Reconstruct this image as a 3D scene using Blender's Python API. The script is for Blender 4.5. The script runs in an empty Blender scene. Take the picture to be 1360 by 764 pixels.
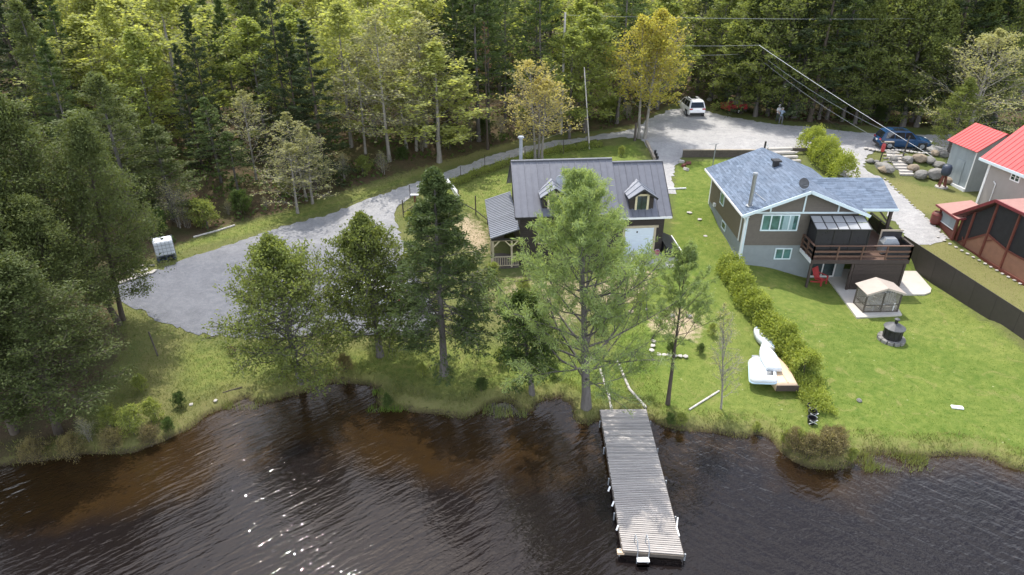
import bpy, bmesh, math, random
import numpy as np
from mathutils import Vector, Matrix
from mathutils.geometry import delaunay_2d_cdt
R = math.radians; PI = math.pi
SC = bpy.context.scene
COL = SC.collection
random.seed(7)

# ---------------------------------------------------------------- camera
F, CX, CY, HC, PITCH = 887.0, 680.0, 382.0, 22.0, R(28.3)
cam_d = bpy.data.cameras.new('camera'); cam = bpy.data.objects.new('camera', cam_d); COL.objects.link(cam)
cam.location = (0, 0, HC); cam.rotation_euler = (PI/2 - PITCH, 0, 0)
cam_d.sensor_width = 36; cam_d.lens = 36*F/1360; cam_d.clip_start = 0.5; cam_d.clip_end = 4000
SC.camera = cam
# ---------------------------------------------------------------- sky + sun
SUN_EL, SUN_AZ = R(63), R(-20)          # azimuth from +Y, negative = to the left
W = bpy.data.worlds.new('World'); SC.world = W; W.use_nodes = True
nt = W.node_tree; nt.nodes.clear()
sky = nt.nodes.new('ShaderNodeTexSky'); sky.sky_type = 'NISHITA'; sky.sun_disc = False
sky.sun_elevation = SUN_EL; sky.sun_rotation = SUN_AZ; sky.air_density = 1.0; sky.dust_density = 2.5
bg = nt.nodes.new('ShaderNodeBackground'); bg.inputs[1].default_value = 0.15
tc = nt.nodes.new('ShaderNodeTexCoord'); mp = nt.nodes.new('ShaderNodeMapping'); mp.inputs['Scale'].default_value = (1.2, 1.2, 3.2)
cn = nt.nodes.new('ShaderNodeTexNoise'); cn.inputs['Scale'].default_value = 2.6; cn.inputs['Detail'].default_value = 7; cn.inputs['Roughness'].default_value = .6
cr = nt.nodes.new('ShaderNodeValToRGB'); cr.color_ramp.elements[0].position = .46; cr.color_ramp.elements[1].position = .62
cr.color_ramp.elements[0].color = (0, 0, 0, 1); cr.color_ramp.elements[1].color = (.75, .75, .75, 1)
cm = nt.nodes.new('ShaderNodeMix'); cm.data_type = 'RGBA'; cm.inputs[7].default_value = (15, 15.5, 16.5, 1)
ow = nt.nodes.new('ShaderNodeOutputWorld')
L = nt.links.new
L(tc.outputs['Generated'], mp.inputs[0]); L(mp.outputs[0], cn.inputs['Vector'])
sx0 = nt.nodes.new('ShaderNodeSeparateXYZ'); L(tc.outputs['Generated'], sx0.inputs[0])
ma = nt.nodes.new('ShaderNodeMath'); ma.operation = 'MULTIPLY_ADD'; L(sx0.outputs[2], ma.inputs[0]); ma.inputs[1].default_value = -.30; ma.inputs[2].default_value = .19
mb_ = nt.nodes.new('ShaderNodeMath'); mb_.operation = 'ADD'; L(ma.outputs[0], mb_.inputs[0]); L(cn.outputs[0], mb_.inputs[1]); L(mb_.outputs[0], cr.inputs[0])
L(cr.outputs[0], cm.inputs[0]); L(sky.outputs[0], cm.inputs[6]); L(cm.outputs[2], bg.inputs[0]); L(bg.outputs[0], ow.inputs[0])
sd = bpy.data.lights.new('sun', 'SUN'); sd.energy = 3.2; sd.angle = R(0.53); sd.color = (1, .95, .87)
sun = bpy.data.objects.new('sun', sd); COL.objects.link(sun)
sdir = Vector((math.sin(SUN_AZ)*math.cos(SUN_EL), math.cos(SUN_AZ)*math.cos(SUN_EL), math.sin(SUN_EL)))
sun.rotation_euler = sdir.to_track_quat('Z', 'Y').to_euler(); sun.location = (0, 60, 60)
SC.view_settings.view_transform = 'Standard'; SC.view_settings.look = 'None'
SC.view_settings.exposure = 0.76; SC.view_settings.gamma = 1.0

# ---------------------------------------------------------------- helpers
def ray(x, y):
    a, b = x-CX, CY-y
    return (a, F*math.cos(PITCH)+b*math.sin(PITCH), -F*math.sin(PITCH)+b*math.cos(PITCH))
def P(x, y, z):
    d = ray(x, y); t = (z-HC)/d[2]; return (d[0]*t, d[1]*t, z)
def PX(X, Y, Z):
    zd = Y*math.cos(PITCH)+(HC-Z)*math.sin(PITCH); u = Y*math.sin(PITCH)-(HC-Z)*math.cos(PITCH)
    return (CX+F*X/zd, CY-F*u/zd)
def ztop(Y, ypx):                                   # height seen at picture row ypx at distance Y
    d = ray(CX, ypx); return HC + d[2]/d[1]*Y

def lsoft(x): x = np.clip(x, 0, 1); return x*x*(3-2*x)
SHORE_PX = [(-260,640),(-100,632),(0,621),(52,614),(121,604),(173,604),(214,590),(256,569),(276,552),(304,541),(325,529),(340,536),(352,538),(374,531),(409,521),(433,510),(454,509),(485,512),(502,517),(499,538),(515,548),(533,545),(547,548),(582,552),(613,557),(634,552),(651,538),(672,534),(680,538),(694,552),(708,548),(718,534),(742,529),(756,538),(759,555),(773,566),(794,562),(830,552),(863,559),(887,571),(922,574),(943,574),(967,581),(991,583),(1012,578),(1030,592),(1041,607),(1065,620),(1106,628),(1134,621),(1141,614),(1158,602),(1186,605),(1227,610),(1272,607),(1314,610),(1331,619),(1360,628),(1450,640),(1600,640)]
SHORE = np.array([(-900., 8.), (-120., 16.)] + [P(x, y, 0)[:2] for x, y in SHORE_PX] + [(120., 16.), (900., 8.)])
def shore_d(X, Y):                                  # signed distance, positive on land
    X = np.asarray(X, float); Y = np.asarray(Y, float); sh = X.shape
    x, y = X.ravel(), Y.ravel(); best = np.full(x.shape, 1e9)
    for (ax, ay), (bx, by) in zip(SHORE[:-1], SHORE[1:]):
        dx, dy = bx-ax, by-ay
        t = np.clip(((x-ax)*dx+(y-ay)*dy)/(dx*dx+dy*dy), 0, 1)
        best = np.minimum(best, np.hypot(x-ax-t*dx, y-ay-t*dy))
    o = np.argsort(SHORE[:, 0], kind='stable')
    # inside test by polygon (close far behind)
    poly = np.vstack([SHORE, [[900, 3000], [-900, 3000]]])
    ins = inpoly(x, y, poly)
    return np.where(ins, best, -best).reshape(sh)
def inpoly(x, y, poly):
    ins = np.zeros(x.shape, bool); n = len(poly)
    for i in range(n):
        x0, y0 = poly[i]; x1, y1 = poly[(i+1) % n]
        if y0 == y1: continue
        c = ((y0 > y) != (y1 > y)) & (x < (x1-x0)*(y-y0)/(y1-y0)+x0)
        ins ^= c
    return ins
CTRL = np.array([(15.3,41,1.45),(15,45,1.9),(15.1,50.5,2.5),(12,46,2.0),(17,39.6,1.3),(17,37.5,1.0),(20,38,.5),(22,36,.42),(24,36,.42),(26,38,.42),(21,41.5,.42),(24,41.5,.42),(27,43,.9),(28,38,.5),
 (31,38,1.1),(33,40,1.3),(31,44,1.6),(28.8,47,1.7),(33,48,2.1),(35,53,2.5),(40,50,2.5),(27,54,2.6),(15,56,2.8),(15,60.5,3.1),(22,55,2.8),(15,64,3.8),(24,64,3.8),(30,60,3.5),(36,62,3.8),(45,66,3.9),(15,71,3.8),(30,71,3.8),(45,72,4.0),
 (10.6,43,1.62),(8,42,1.6),(4,42,1.35),(-1,42,1.0),(-3,47,1.5),(4,51,2.7),(9,51,2.9),(10,57,3.5),(3,56,3.0),
 (-16,36,1.0),(-20,37,1.1),(-8,36,1.0),(0,37,.95),(6,37,1.0),(-14,47,1.6),(-6,55,2.5),(3,63,3.4),(-22,45,1.8),(-27,38,1.6),
 (-33,45,3.2),(-50,40,3.5),(-25,56,3.6),(-40,65,5.0),(-12,64,4.2),(0,74,5.2),(18,80,4.8),(40,80,5.0),(60,70,4.8),(-45,90,8),(0,100,9),(45,100,8),(-80,110,12),(80,110,11),(0,140,15),(-60,30,2.5),(45,30,1.2),(60,40,2.5)], float)
def tz(X, Y):
    X = np.asarray(X, float); Y = np.asarray(Y, float)
    num = np.zeros(X.shape); den = np.zeros(X.shape)
    for cx, cy, cz in CTRL:
        w = 1.0/(((X-cx)**2+(Y-cy)**2)**1.5+3.0); num += w*cz; den += w
    base = num/den + np.clip((Y-150)/400, 0, 3)*22
    d = shore_d(X, Y)
    land = .36*lsoft(d/.55)+np.maximum(base-.36, .1)*lsoft(d/13.0)
    wat = -.12-.22*np.clip(-d, 0, 14)
    f = lsoft(np.minimum(np.minimum(X-19.6, 30.2-X), np.minimum(Y-34.6, 43.5-Y))/1.3)
    land = land*(1-f)+.36*f
    return np.where(d > 0, land-.06*(1-lsoft(d/.3)), np.maximum(wat, -3.0))
def T(x, y): return float(tz(np.array([x]), np.array([y]))[0])
def G(x, y, it=14):
    z = 1.0
    for _ in range(it):
        p = P(x, y, z); z += .7*(T(p[0], p[1])-z)
    return P(x, y, z)
_gc = {}
def GN(pts):                                        # many picture points onto the ground at once
    pts = np.array(pts, float); z = np.full(len(pts), 1.0)
    a = pts[:, 0]-CX; b = CY-pts[:, 1]
    dy = F*math.cos(PITCH)+b*math.sin(PITCH); dz = -F*math.sin(PITCH)+b*math.cos(PITCH)
    for _ in range(14):
        t = (z-HC)/dz; X = a*t; Y = dy*t; z = z+.7*(tz(X, Y)-z)
    return np.stack([X, Y, z], 1)

def mesh_np(name, co, faces=None, quads=None, tris=None, smooth=False):
    me = bpy.data.meshes.new(name)
    fs = []
    if faces is None:
        arrs = []
        if quads is not None and len(quads): arrs.append(np.asarray(quads, np.int32))
        if tris is not None and len(tris): arrs.append(np.asarray(tris, np.int32))
        nl = sum(a.size for a in arrs); nf = sum(len(a) for a in arrs)
        me.vertices.add(len(co)); me.vertices.foreach_set('co', np.asarray(co, np.float32).ravel())
        me.loops.add(nl); me.loops.foreach_set('vertex_index', np.concatenate([a.ravel() for a in arrs]))
        st = []; o = 0
        for a in arrs:
            k = a.shape[1]; st.append(np.arange(len(a), dtype=np.int32)*k+o); o += a.size
        me.polygons.add(nf); me.polygons.foreach_set('loop_start', np.concatenate(st))
        if smooth: me.polygons.foreach_set('use_smooth', np.ones(nf, bool))
        me.update(calc_edges=True); me.validate()
    else:
        me.from_pydata([tuple(c) for c in co], [], faces); me.update()
    return me

class MB:
    def __init__(s): s.v = []; s.f = []; s.m = []; s.sm = []; s.mi = 0; s.smooth = False
    def add(s, vs, fs):
        o = len(s.v); s.v += [tuple(v) for v in vs]
        for f in fs: s.f.append([i+o for i in f]); s.m.append(s.mi); s.sm.append(s.smooth)
        return s
    def box(s, c, d, rz=0, M=None):
        hx, hy, hz = d[0]/2, d[1]/2, d[2]/2
        vs = [Vector((x*hx, y*hy, z*hz)) for z in (-1, 1) for y in (-1, 1) for x in (-1, 1)]
        if M is None and rz: M = Matrix.Rotation(rz, 3, 'Z')
        if M is not None: vs = [M @ v for v in vs]
        return s.add([v+Vector(c) for v in vs], [(0,2,3,1),(4,5,7,6),(0,1,5,4),(2,6,7,3),(0,4,6,2),(1,3,7,5)])
    def b(s, x0, x1, y0, y1, z0, z1):
        return s.box(((x0+x1)/2, (y0+y1)/2, (z0+z1)/2), (abs(x1-x0), abs(y1-y0), abs(z1-z0)))
    def bar(s, p, q, w, h=None):                    # rectangular bar between two points
        p, q = Vector(p), Vector(q); d = q-p; l = d.length
        M = d.to_track_quat('Y', 'Z').to_matrix()
        return s.box((p+q)/2, (w, l, h or w), M=M)
    def tube(s, p, q, r0, r1=None, n=8, caps=True):
        p, q = Vector(p), Vector(q); r1 = r0 if r1 is None else r1
        M = (q-p).to_track_quat('Z', 'Y').to_matrix()
        vs = [p+M @ Vector((math.cos(2*PI*i/n)*r0, math.sin(2*PI*i/n)*r0, 0)) for i in range(n)]
        vs += [q+M @ Vector((math.cos(2*PI*i/n)*r1, math.sin(2*PI*i/n)*r1, 0)) for i in range(n)]
        fs = [(i, (i+1) % n, n+(i+1) % n, n+i) for i in range(n)]
        if caps: fs += [tuple(range(n))[::-1], tuple(range(n, 2*n))]
        return s.add(vs, fs)
    def path(s, pts, r, n=6):
        for a, b in zip(pts[:-1], pts[1:]): s.tube(a, b, r, r, n)
        return s
    def prism(s, poly, z0, z1):                     # poly CCW in xy
        n = len(poly); vs = [(x, y, z0) for x, y in poly]+[(x, y, z1) for x, y in poly]
        return s.add(vs, [tuple(range(n))[::-1], tuple(range(n, 2*n))]+[(i, (i+1) % n, n+(i+1) % n, n+i) for i in range(n)])
    def slab(s, pts, th):                           # thick sheet from a 3d polygon, thickness downward
        n = len(pts); vs = [tuple(p) for p in pts]+[(p[0], p[1], p[2]-th) for p in pts]
        return s.add(vs, [tuple(range(n)), tuple(range(n, 2*n))[::-1]]+[(i, n+i, n+(i+1) % n, (i+1) % n) for i in range(n)])
    def lathe(s, prof, n=16, c=(0, 0, 0)):
        vs = []
        for r, z in prof: vs += [(c[0]+r*math.cos(2*PI*i/n), c[1]+r*math.sin(2*PI*i/n), c[2]+z) for i in range(n)]
        fs = []
        for k in range(len(prof)-1):
            fs += [(k*n+i, k*n+(i+1) % n, (k+1)*n+(i+1) % n, (k+1)*n+i) for i in range(n)]
        fs += [tuple(range(n))[::-1], tuple(range((len(prof)-1)*n, len(prof)*n))]
        return s.add(vs, fs)
    def mesh(s, name, mats, bevel=0):
        me = bpy.data.meshes.new(name); me.from_pydata(s.v, [], s.f)
        for m in (mats if isinstance(mats, (list, tuple)) else [mats]): me.materials.append(m)
        for p, m, sm in zip(me.polygons, s.m, s.sm): p.material_index = m; p.use_smooth = sm
        bm = bmesh.new(); bm.from_mesh(me); bmesh.ops.recalc_face_normals(bm, faces=bm.faces)
        if bevel: bmesh.ops.bevel(bm, geom=bm.edges[:], offset=bevel, segments=1, affect='EDGES')
        bm.to_mesh(me); bm.free(); me.update(); return me
    def build(s, name, mats, parent=None, bevel=0, label=None):
        return link(name, s.mesh(name, mats, bevel), parent, label)
def link(name, me, parent=None, label=None):
    o = bpy.data.objects.new(name, me); COL.objects.link(o)
    if parent is not None: o.parent = parent
    if label: o['label'] = label
    return o
def tag(o, label, cat, group=None):
    o['label'] = label; o['category'] = cat
    if group: o['group'] = group
    return o
def thing(name, label, cat, loc=(0, 0, 0), rz=0, group=None):
    o = bpy.data.objects.new(name, None); COL.objects.link(o); o.location = loc; o.rotation_euler = (0, 0, rz)
    return tag(o, label, cat, group)
def kind(o, k): o['kind'] = k; return o
def dup(src, parent=None, **kw):
    c = src.copy(); COL.objects.link(c)
    if parent is not None: c.parent = parent
    for k in kw: c[k] = kw[k]
    for ch in list(src.children): dup(ch, c)
    return c

# ---------------------------------------------------------------- materials
def newmat(name):
    m = bpy.data.materials.new(name); m.use_nodes = True; n = m.node_tree; b = n.nodes['Principled BSDF']; return m, n, b
def nd(n, t, **kw):
    x = n.nodes.new(t)
    for k, v in kw.items():
        if k in x.inputs: x.inputs[k].default_value = v
        else: setattr(x, k, v)
    return x
def c4(c): return (c[0], c[1], c[2], 1)
def mixc(n, fac, a, b, bt='MIX'):
    m = n.nodes.new('ShaderNodeMix'); m.data_type = 'RGBA'; m.blend_type = bt
    for s, v in ((0, fac), (6, a), (7, b)):
        if isinstance(v, (int, float)): m.inputs[s].default_value = v
        elif isinstance(v, (tuple, list)): m.inputs[s].default_value = c4(v)
        else: n.links.new(v, m.inputs[s])
    return m.outputs[2]
def ramp(n, inp, p0, p1, a=(0, 0, 0), b=(1, 1, 1)):
    r = n.nodes.new('ShaderNodeValToRGB'); e = r.color_ramp.elements
    e[0].position = p0; e[1].position = p1; e[0].color = c4(a); e[1].color = c4(b); n.links.new(inp, r.inputs[0]); return r.outputs[0]
def noise(n, scale, detail=4, rough=.6, vec=None, sc=None, rot=None, dist=0):
    if vec is None: vec = n.nodes.new('ShaderNodeTexCoord').outputs['Object']
    if sc is not None or rot is not None:
        mp = n.nodes.new('ShaderNodeMapping'); n.links.new(vec, mp.inputs[0])
        if sc: mp.inputs['Scale'].default_value = sc
        if rot: mp.inputs['Rotation'].default_value = rot
        vec = mp.outputs[0]
    t = n.nodes.new('ShaderNodeTexNoise'); t.inputs['Scale'].default_value = scale; t.inputs['Detail'].default_value = detail
    t.inputs['Roughness'].default_value = rough; t.inputs['Distortion'].default_value = dist; n.links.new(vec, t.inputs['Vector']); return t.outputs[0]
def bump(n, b, h, strength=.3, dist=.02):
    x = n.nodes.new('ShaderNodeBump'); x.inputs['Strength'].default_value = strength; x.inputs['Distance'].default_value = dist
    n.links.new(h, x.inputs['Height']); n.links.new(x.outputs[0], b.inputs['Normal'])
def mat(name, a, b=None, scale=6, rough=.7, bs=.25, bd=.01, metal=0, sc=None, grain=True, detail=5, spec=.5):
    m, n, p = newmat(name); b = b or tuple(v*.72 for v in a)
    f = noise(n, scale, detail, .65, sc=sc)
    col = mixc(n, ramp(n, f, .33, .68), a, b)
    rnd = n.nodes.new('ShaderNodeObjectInfo').outputs['Random']
    col = mixc(n, .25, col, mixc(n, rnd, tuple(v*.7 for v in a), tuple(min(1, v*1.25) for v in a)))
    n.links.new(col, p.inputs['Base Color']); p.inputs['Roughness'].default_value = rough; p.inputs['Metallic'].default_value = metal
    p.inputs['Specular IOR Level'].default_value = spec
    if bs: bump(n, p, noise(n, scale*5, 4, .6, sc=sc), bs, bd)
    return m
def leafmat(name, a, b, trans=.35, tcol=None, rough=.6):
    m, n, p = newmat(name)
    g = n.nodes.new('ShaderNodeNewGeometry'); ob = n.nodes.new('ShaderNodeObjectInfo')
    c = mixc(n, g.outputs['Random Per Island'], a, b)
    c = mixc(n, .35, c, mixc(n, ob.outputs['Random'], tuple(v*.62 for v in a), tuple(min(1, v*1.25) for v in b)))
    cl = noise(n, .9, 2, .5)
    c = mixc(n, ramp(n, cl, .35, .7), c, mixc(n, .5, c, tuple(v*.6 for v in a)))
    n.links.new(c, p.inputs['Base Color']); p.inputs['Roughness'].default_value = rough; p.inputs['Specular IOR Level'].default_value = .25
    t = n.nodes.new('ShaderNodeBsdfTranslucent'); tm = mixc(n, 1.0, c, tcol or (1.35, 1.3, .7), 'MULTIPLY'); n.links.new(tm, t.inputs[0])
    ms = n.nodes.new('ShaderNodeMixShader'); ms.inputs[0].default_value = trans
    n.links.new(p.outputs[0], ms.inputs[1]); n.links.new(t.outputs[0], ms.inputs[2]); n.links.new(ms.outputs[0], n.nodes['Material Output'].inputs[0])
    return m
M = {}
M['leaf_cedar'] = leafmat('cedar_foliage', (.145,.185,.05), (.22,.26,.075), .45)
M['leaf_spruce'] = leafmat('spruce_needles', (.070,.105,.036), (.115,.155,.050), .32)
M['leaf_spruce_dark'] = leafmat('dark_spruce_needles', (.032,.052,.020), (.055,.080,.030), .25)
M['leaf_cedar_shade'] = leafmat('shaded_cedar_foliage', (.085,.115,.036), (.145,.175,.058), .36)  # cedar green darkened: cloud shade over the left trees painted into the leaves
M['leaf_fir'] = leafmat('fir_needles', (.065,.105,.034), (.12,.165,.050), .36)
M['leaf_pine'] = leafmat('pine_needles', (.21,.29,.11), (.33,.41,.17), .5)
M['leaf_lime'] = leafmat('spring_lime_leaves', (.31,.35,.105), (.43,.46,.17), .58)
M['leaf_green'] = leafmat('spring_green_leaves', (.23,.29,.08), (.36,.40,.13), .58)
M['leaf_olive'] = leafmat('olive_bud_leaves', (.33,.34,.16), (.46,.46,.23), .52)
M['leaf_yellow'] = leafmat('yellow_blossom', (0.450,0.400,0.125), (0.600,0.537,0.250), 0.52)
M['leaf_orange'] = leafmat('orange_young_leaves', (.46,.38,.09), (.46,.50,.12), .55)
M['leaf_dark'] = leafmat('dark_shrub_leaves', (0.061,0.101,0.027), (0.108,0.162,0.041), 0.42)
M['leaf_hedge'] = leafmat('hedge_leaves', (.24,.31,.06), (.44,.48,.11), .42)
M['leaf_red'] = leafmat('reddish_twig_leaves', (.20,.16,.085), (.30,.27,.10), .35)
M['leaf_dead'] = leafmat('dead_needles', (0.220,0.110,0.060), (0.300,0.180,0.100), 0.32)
M['bark_grey'] = mat('grey_bark', (.13,.12,.11), (.07,.062,.055), 9, .9, .6, .03, sc=(1,1,.25))
M['bark_brown'] = mat('brown_bark', (.085,.068,.052), (.045,.036,.028), 9, .9, .6, .03, sc=(1,1,.25))
M['bark_pale'] = mat('pale_bark', (.27,.25,.22), (.15,.14,.12), 9, .85, .5, .02, sc=(1,1,.25))
M['bark_white'] = mat('white_bark', (.55,.53,.49), (.25,.23,.21), 4, .8, .4, .02, sc=(1,1,.4))
# ---------------------------------------------------------------- ground
def P2(l): return GN(l)[:, :2]
ROAD_PX = [(146,382),(168,372),(190,364),(209,360),(250,343),(290,330),(330,317),(370,303),(410,292),(440,284),(480,268),(510,258),(560,241),(600,226),(640,211),(690,197),(740,187),(800,179),(845,171),(862,158),(885,147),(905,143),(940,148),(985,158),(1030,166),(1100,172),(1170,178),(1270,180),(1420,182),
 (1420,206),(1300,205),(1262,208),(1235,202),(1200,200),(1162,201),(1147,212),(1148,225),(1172,238),(1194,256),(1215,275),(1240,299),(1258,318),(1232,326),(1206,330),(1192,300),(1168,272),(1135,245),(1105,220),(1088,199),(1075,196),(1060,203),(1000,205),(960,206),(907,208),(897,222),(893,240),(896,258),(884,258),(880,240),(872,214),(858,190),(845,184),(825,183),(790,186),(755,192),(722,199),(690,207),(650,219),(610,234),(565,252),(540,264),(524,282),(530,310),(545,345),(560,380),(580,415),(570,438),(545,446),(500,446),(440,444),(390,448),(330,450),(290,446),(262,444),(240,436),(215,428),(196,416),(180,410),(160,400)]
def densify(w, step, jit, seed=1):
    rg = random.Random(seed); out = []
    for i in range(len(w)):
        a = Vector(w[i][:2]); b = Vector(w[(i+1) % len(w)][:2]); k = max(1, int((b-a).length/step))
        for j in range(k):
            p = a.lerp(b, j/k); out.append((p.x+rg.uniform(-jit, jit), p.y+rg.uniform(-jit, jit)))
    return out
def sheet(name, poly, lift, m, step=.9, jit=.12, estep=.5, label=None):
    """thin sheet that follows the ground inside a polygon"""
    b = densify(poly, estep, jit); nb = len(b); pa = np.array(b)
    xs = np.arange(pa[:, 0].min(), pa[:, 0].max(), step); ys = np.arange(pa[:, 1].min(), pa[:, 1].max(), step)
    gx, gy = np.meshgrid(xs, ys); gx = gx.ravel()+.13; gy = gy.ravel()+.07
    k = inpoly(gx, gy, pa); pts = b+[(float(x), float(y)) for x, y in zip(gx[k], gy[k])]
    res = delaunay_2d_cdt([Vector(p) for p in pts], [], [list(range(nb))], 1, 1e-4)
    v = np.array([(p.x, p.y) for p in res[0]]); z = tzmesh(v[:, 0], v[:, 1])+lift
    me = bpy.data.meshes.new(name); me.from_pydata([(a[0], a[1], c) for a, c in zip(v, z)], [], [list(f) for f in res[2]])
    me.materials.append(m)
    for p in me.polygons: p.use_smooth = True
    o = kind(link(name, me), 'structure')
    if label: o['label'] = label
    return o
# terrain grid, fine in view, coarse outside
gxs = np.concatenate([[-1500,-900,-500,-300,-200,-150], np.arange(-120,-60,4), np.arange(-60,60,.5), np.arange(60,122,4), [150,200,300,500,900,1500]])
gys = np.concatenate([[-600,-300,-150,-60,-20], np.arange(0,16,2), np.arange(16,84,.5), np.arange(84,150,3), [160,180,210,260,340,500,800,1300,2000]])
GX, GY = np.meshgrid(gxs, gys); GZ = tz(GX, GY)
rg = np.random.RandomState(3)
GD = shore_d(GX, GY)
fine = (GD > 1.0) & (GY < 84) & (abs(GX) < 60)
def tzmesh(x, y):                                   # height of the built grid, bilinear
    i = np.clip(np.searchsorted(gxs, x)-1, 0, len(gxs)-2); j = np.clip(np.searchsorted(gys, y)-1, 0, len(gys)-2)
    u = (x-gxs[i])/(gxs[i+1]-gxs[i]); w = (y-gys[j])/(gys[j+1]-gys[j])
    return GZ[j, i]*(1-u)*(1-w)+GZ[j, i+1]*u*(1-w)+GZ[j+1, i]*(1-u)*w+GZ[j+1, i+1]*u*w
def TM(x, y): return float(tzmesh(np.array([x]), np.array([y]))[0])
def polyd(poly):                                    # signed distance grid to polygon (world)
    x, y = GX.ravel(), GY.ravel(); best = np.full(x.shape, 1e9)
    for i in range(len(poly)):
        ax, ay = poly[i]; bx, by = poly[(i+1) % len(poly)]; dx, dy = bx-ax, by-ay
        t = np.clip(((x-ax)*dx+(y-ay)*dy)/(dx*dx+dy*dy+1e-9), 0, 1); best = np.minimum(best, np.hypot(x-ax-t*dx, y-ay-t*dy))
    return np.where(inpoly(x, y, np.array(poly)), best, -best).reshape(GX.shape)
def soft(poly, w): return np.clip(.5+polyd(poly)/(2*w), 0, 1)
FOREST = P2([(-300,700),(0,612),(55,606),(100,570),(140,505),(165,455),(150,385),(170,350),(205,345),(240,322),(300,300),(370,283),(430,262),(500,240),(560,222),(620,205),(680,188),(740,178),(800,172),(850,165),(870,150),(905,136),(985,148),(1030,160),(1270,172),(1290,178),(1500,178),(1900,60),(1500,-60),(600,-60),(-300,-60),(-700,200)])
LAWN1 = P2([(898,215),(1000,209),(1100,235),(1170,300),(1215,345),(1268,398),(1400,500),(1500,660),(1300,612),(1150,605),(1080,600),(960,560),(870,560),(820,480),(800,400),(870,350),(893,300)])
LAWN2 = P2([(560,262),(640,232),(680,222),(690,300),(655,300),(640,290),(610,275),(575,285)])
LAWN3 = P2([(700,207),(770,194),(842,190),(868,216),(760,225),(690,225)])
LAWN4 = P2([(420,470),(520,455),(640,450),(760,470),(850,470),(860,545),(780,535),(700,520),(600,530),(520,510),(420,500),(330,510),(240,530),(225,470),(250,452),(330,462)])
LAWN5 = P2([(215,350),(250,330),(330,312),(430,280),(500,258),(590,225),(590,215),(500,243),(430,262),(370,278),(290,308),(232,325)])
DRY1 = P2([(1190,262),(1170,236),(1200,240),(1290,262),(1300,285),(1240,285),(1215,280)])
DRY2 = P2([(1208,318),(1250,318),(1380,390),(1400,460),(1360,430)])
DRY3 = P2([(190,440),(240,450),(225,540),(130,580),(110,590),(175,520)])
DRY4 = P2([(600,205),(690,188),(850,168),(850,176),(740,184),(640,208),(560,232),(430,275),(400,280),(520,235)])
SAND = P2([(800,372),(830,360),(873,360),(862,372),(850,398),(800,405),(790,390)])
SAND2 = P2([(600,288),(625,285),(655,310),(655,330),(640,345),(590,320)])
DIRT = P2([(855,425),(900,408),(935,420),(930,455),(895,450),(865,440)])
DIRT2 = P2([(700,360),(800,370),(800,420),(740,440),(660,430),(640,380)])
lawn = np.maximum.reduce([soft(LAWN1,.6), soft(LAWN2,.5)*.8, soft(LAWN3,.5)*.75, soft(LAWN4,1.2)*.72, soft(LAWN5,.6)*.72])
dry = np.maximum.reduce([soft(DRY1,.8), soft(DRY2,.3), soft(DRY3,1.5)*.9, soft(DRY4,.8), (1-lsoft(GD/1.8))*.75*(GD > -1)])
dry = np.maximum(dry, (1-lsoft((GX+2)/6.0))*.35*(GX > -30))
forest = soft(FOREST, 1.0)*1.0
forest[GY > 90] = 1; forest[(GX < -45)] = 1; forest[GX > 62] = 1
dirt = np.maximum.reduce([soft(SAND,.5), soft(SAND2,1.0)*.7, soft(DIRT,.6)*.7, soft(DIRT2,1.2)*.45])
lawn = lawn*(1-forest)
mask = np.stack([lawn, dry, forest, dirt], -1).reshape(-1, 4).astype(np.float32)
ny, nx = GX.shape
idx = np.arange(nx*ny).reshape(ny, nx)
q = np.stack([idx[:-1,:-1], idx[:-1,1:], idx[1:,1:], idx[1:,:-1]], -1).reshape(-1, 4)
gme = mesh_np('ground', np.stack([GX, GY, GZ], -1).reshape(-1, 3), quads=q, smooth=True)
at = gme.color_attributes.new('cover', 'FLOAT_COLOR', 'POINT'); at.data.foreach_set('color', mask.ravel())
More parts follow.
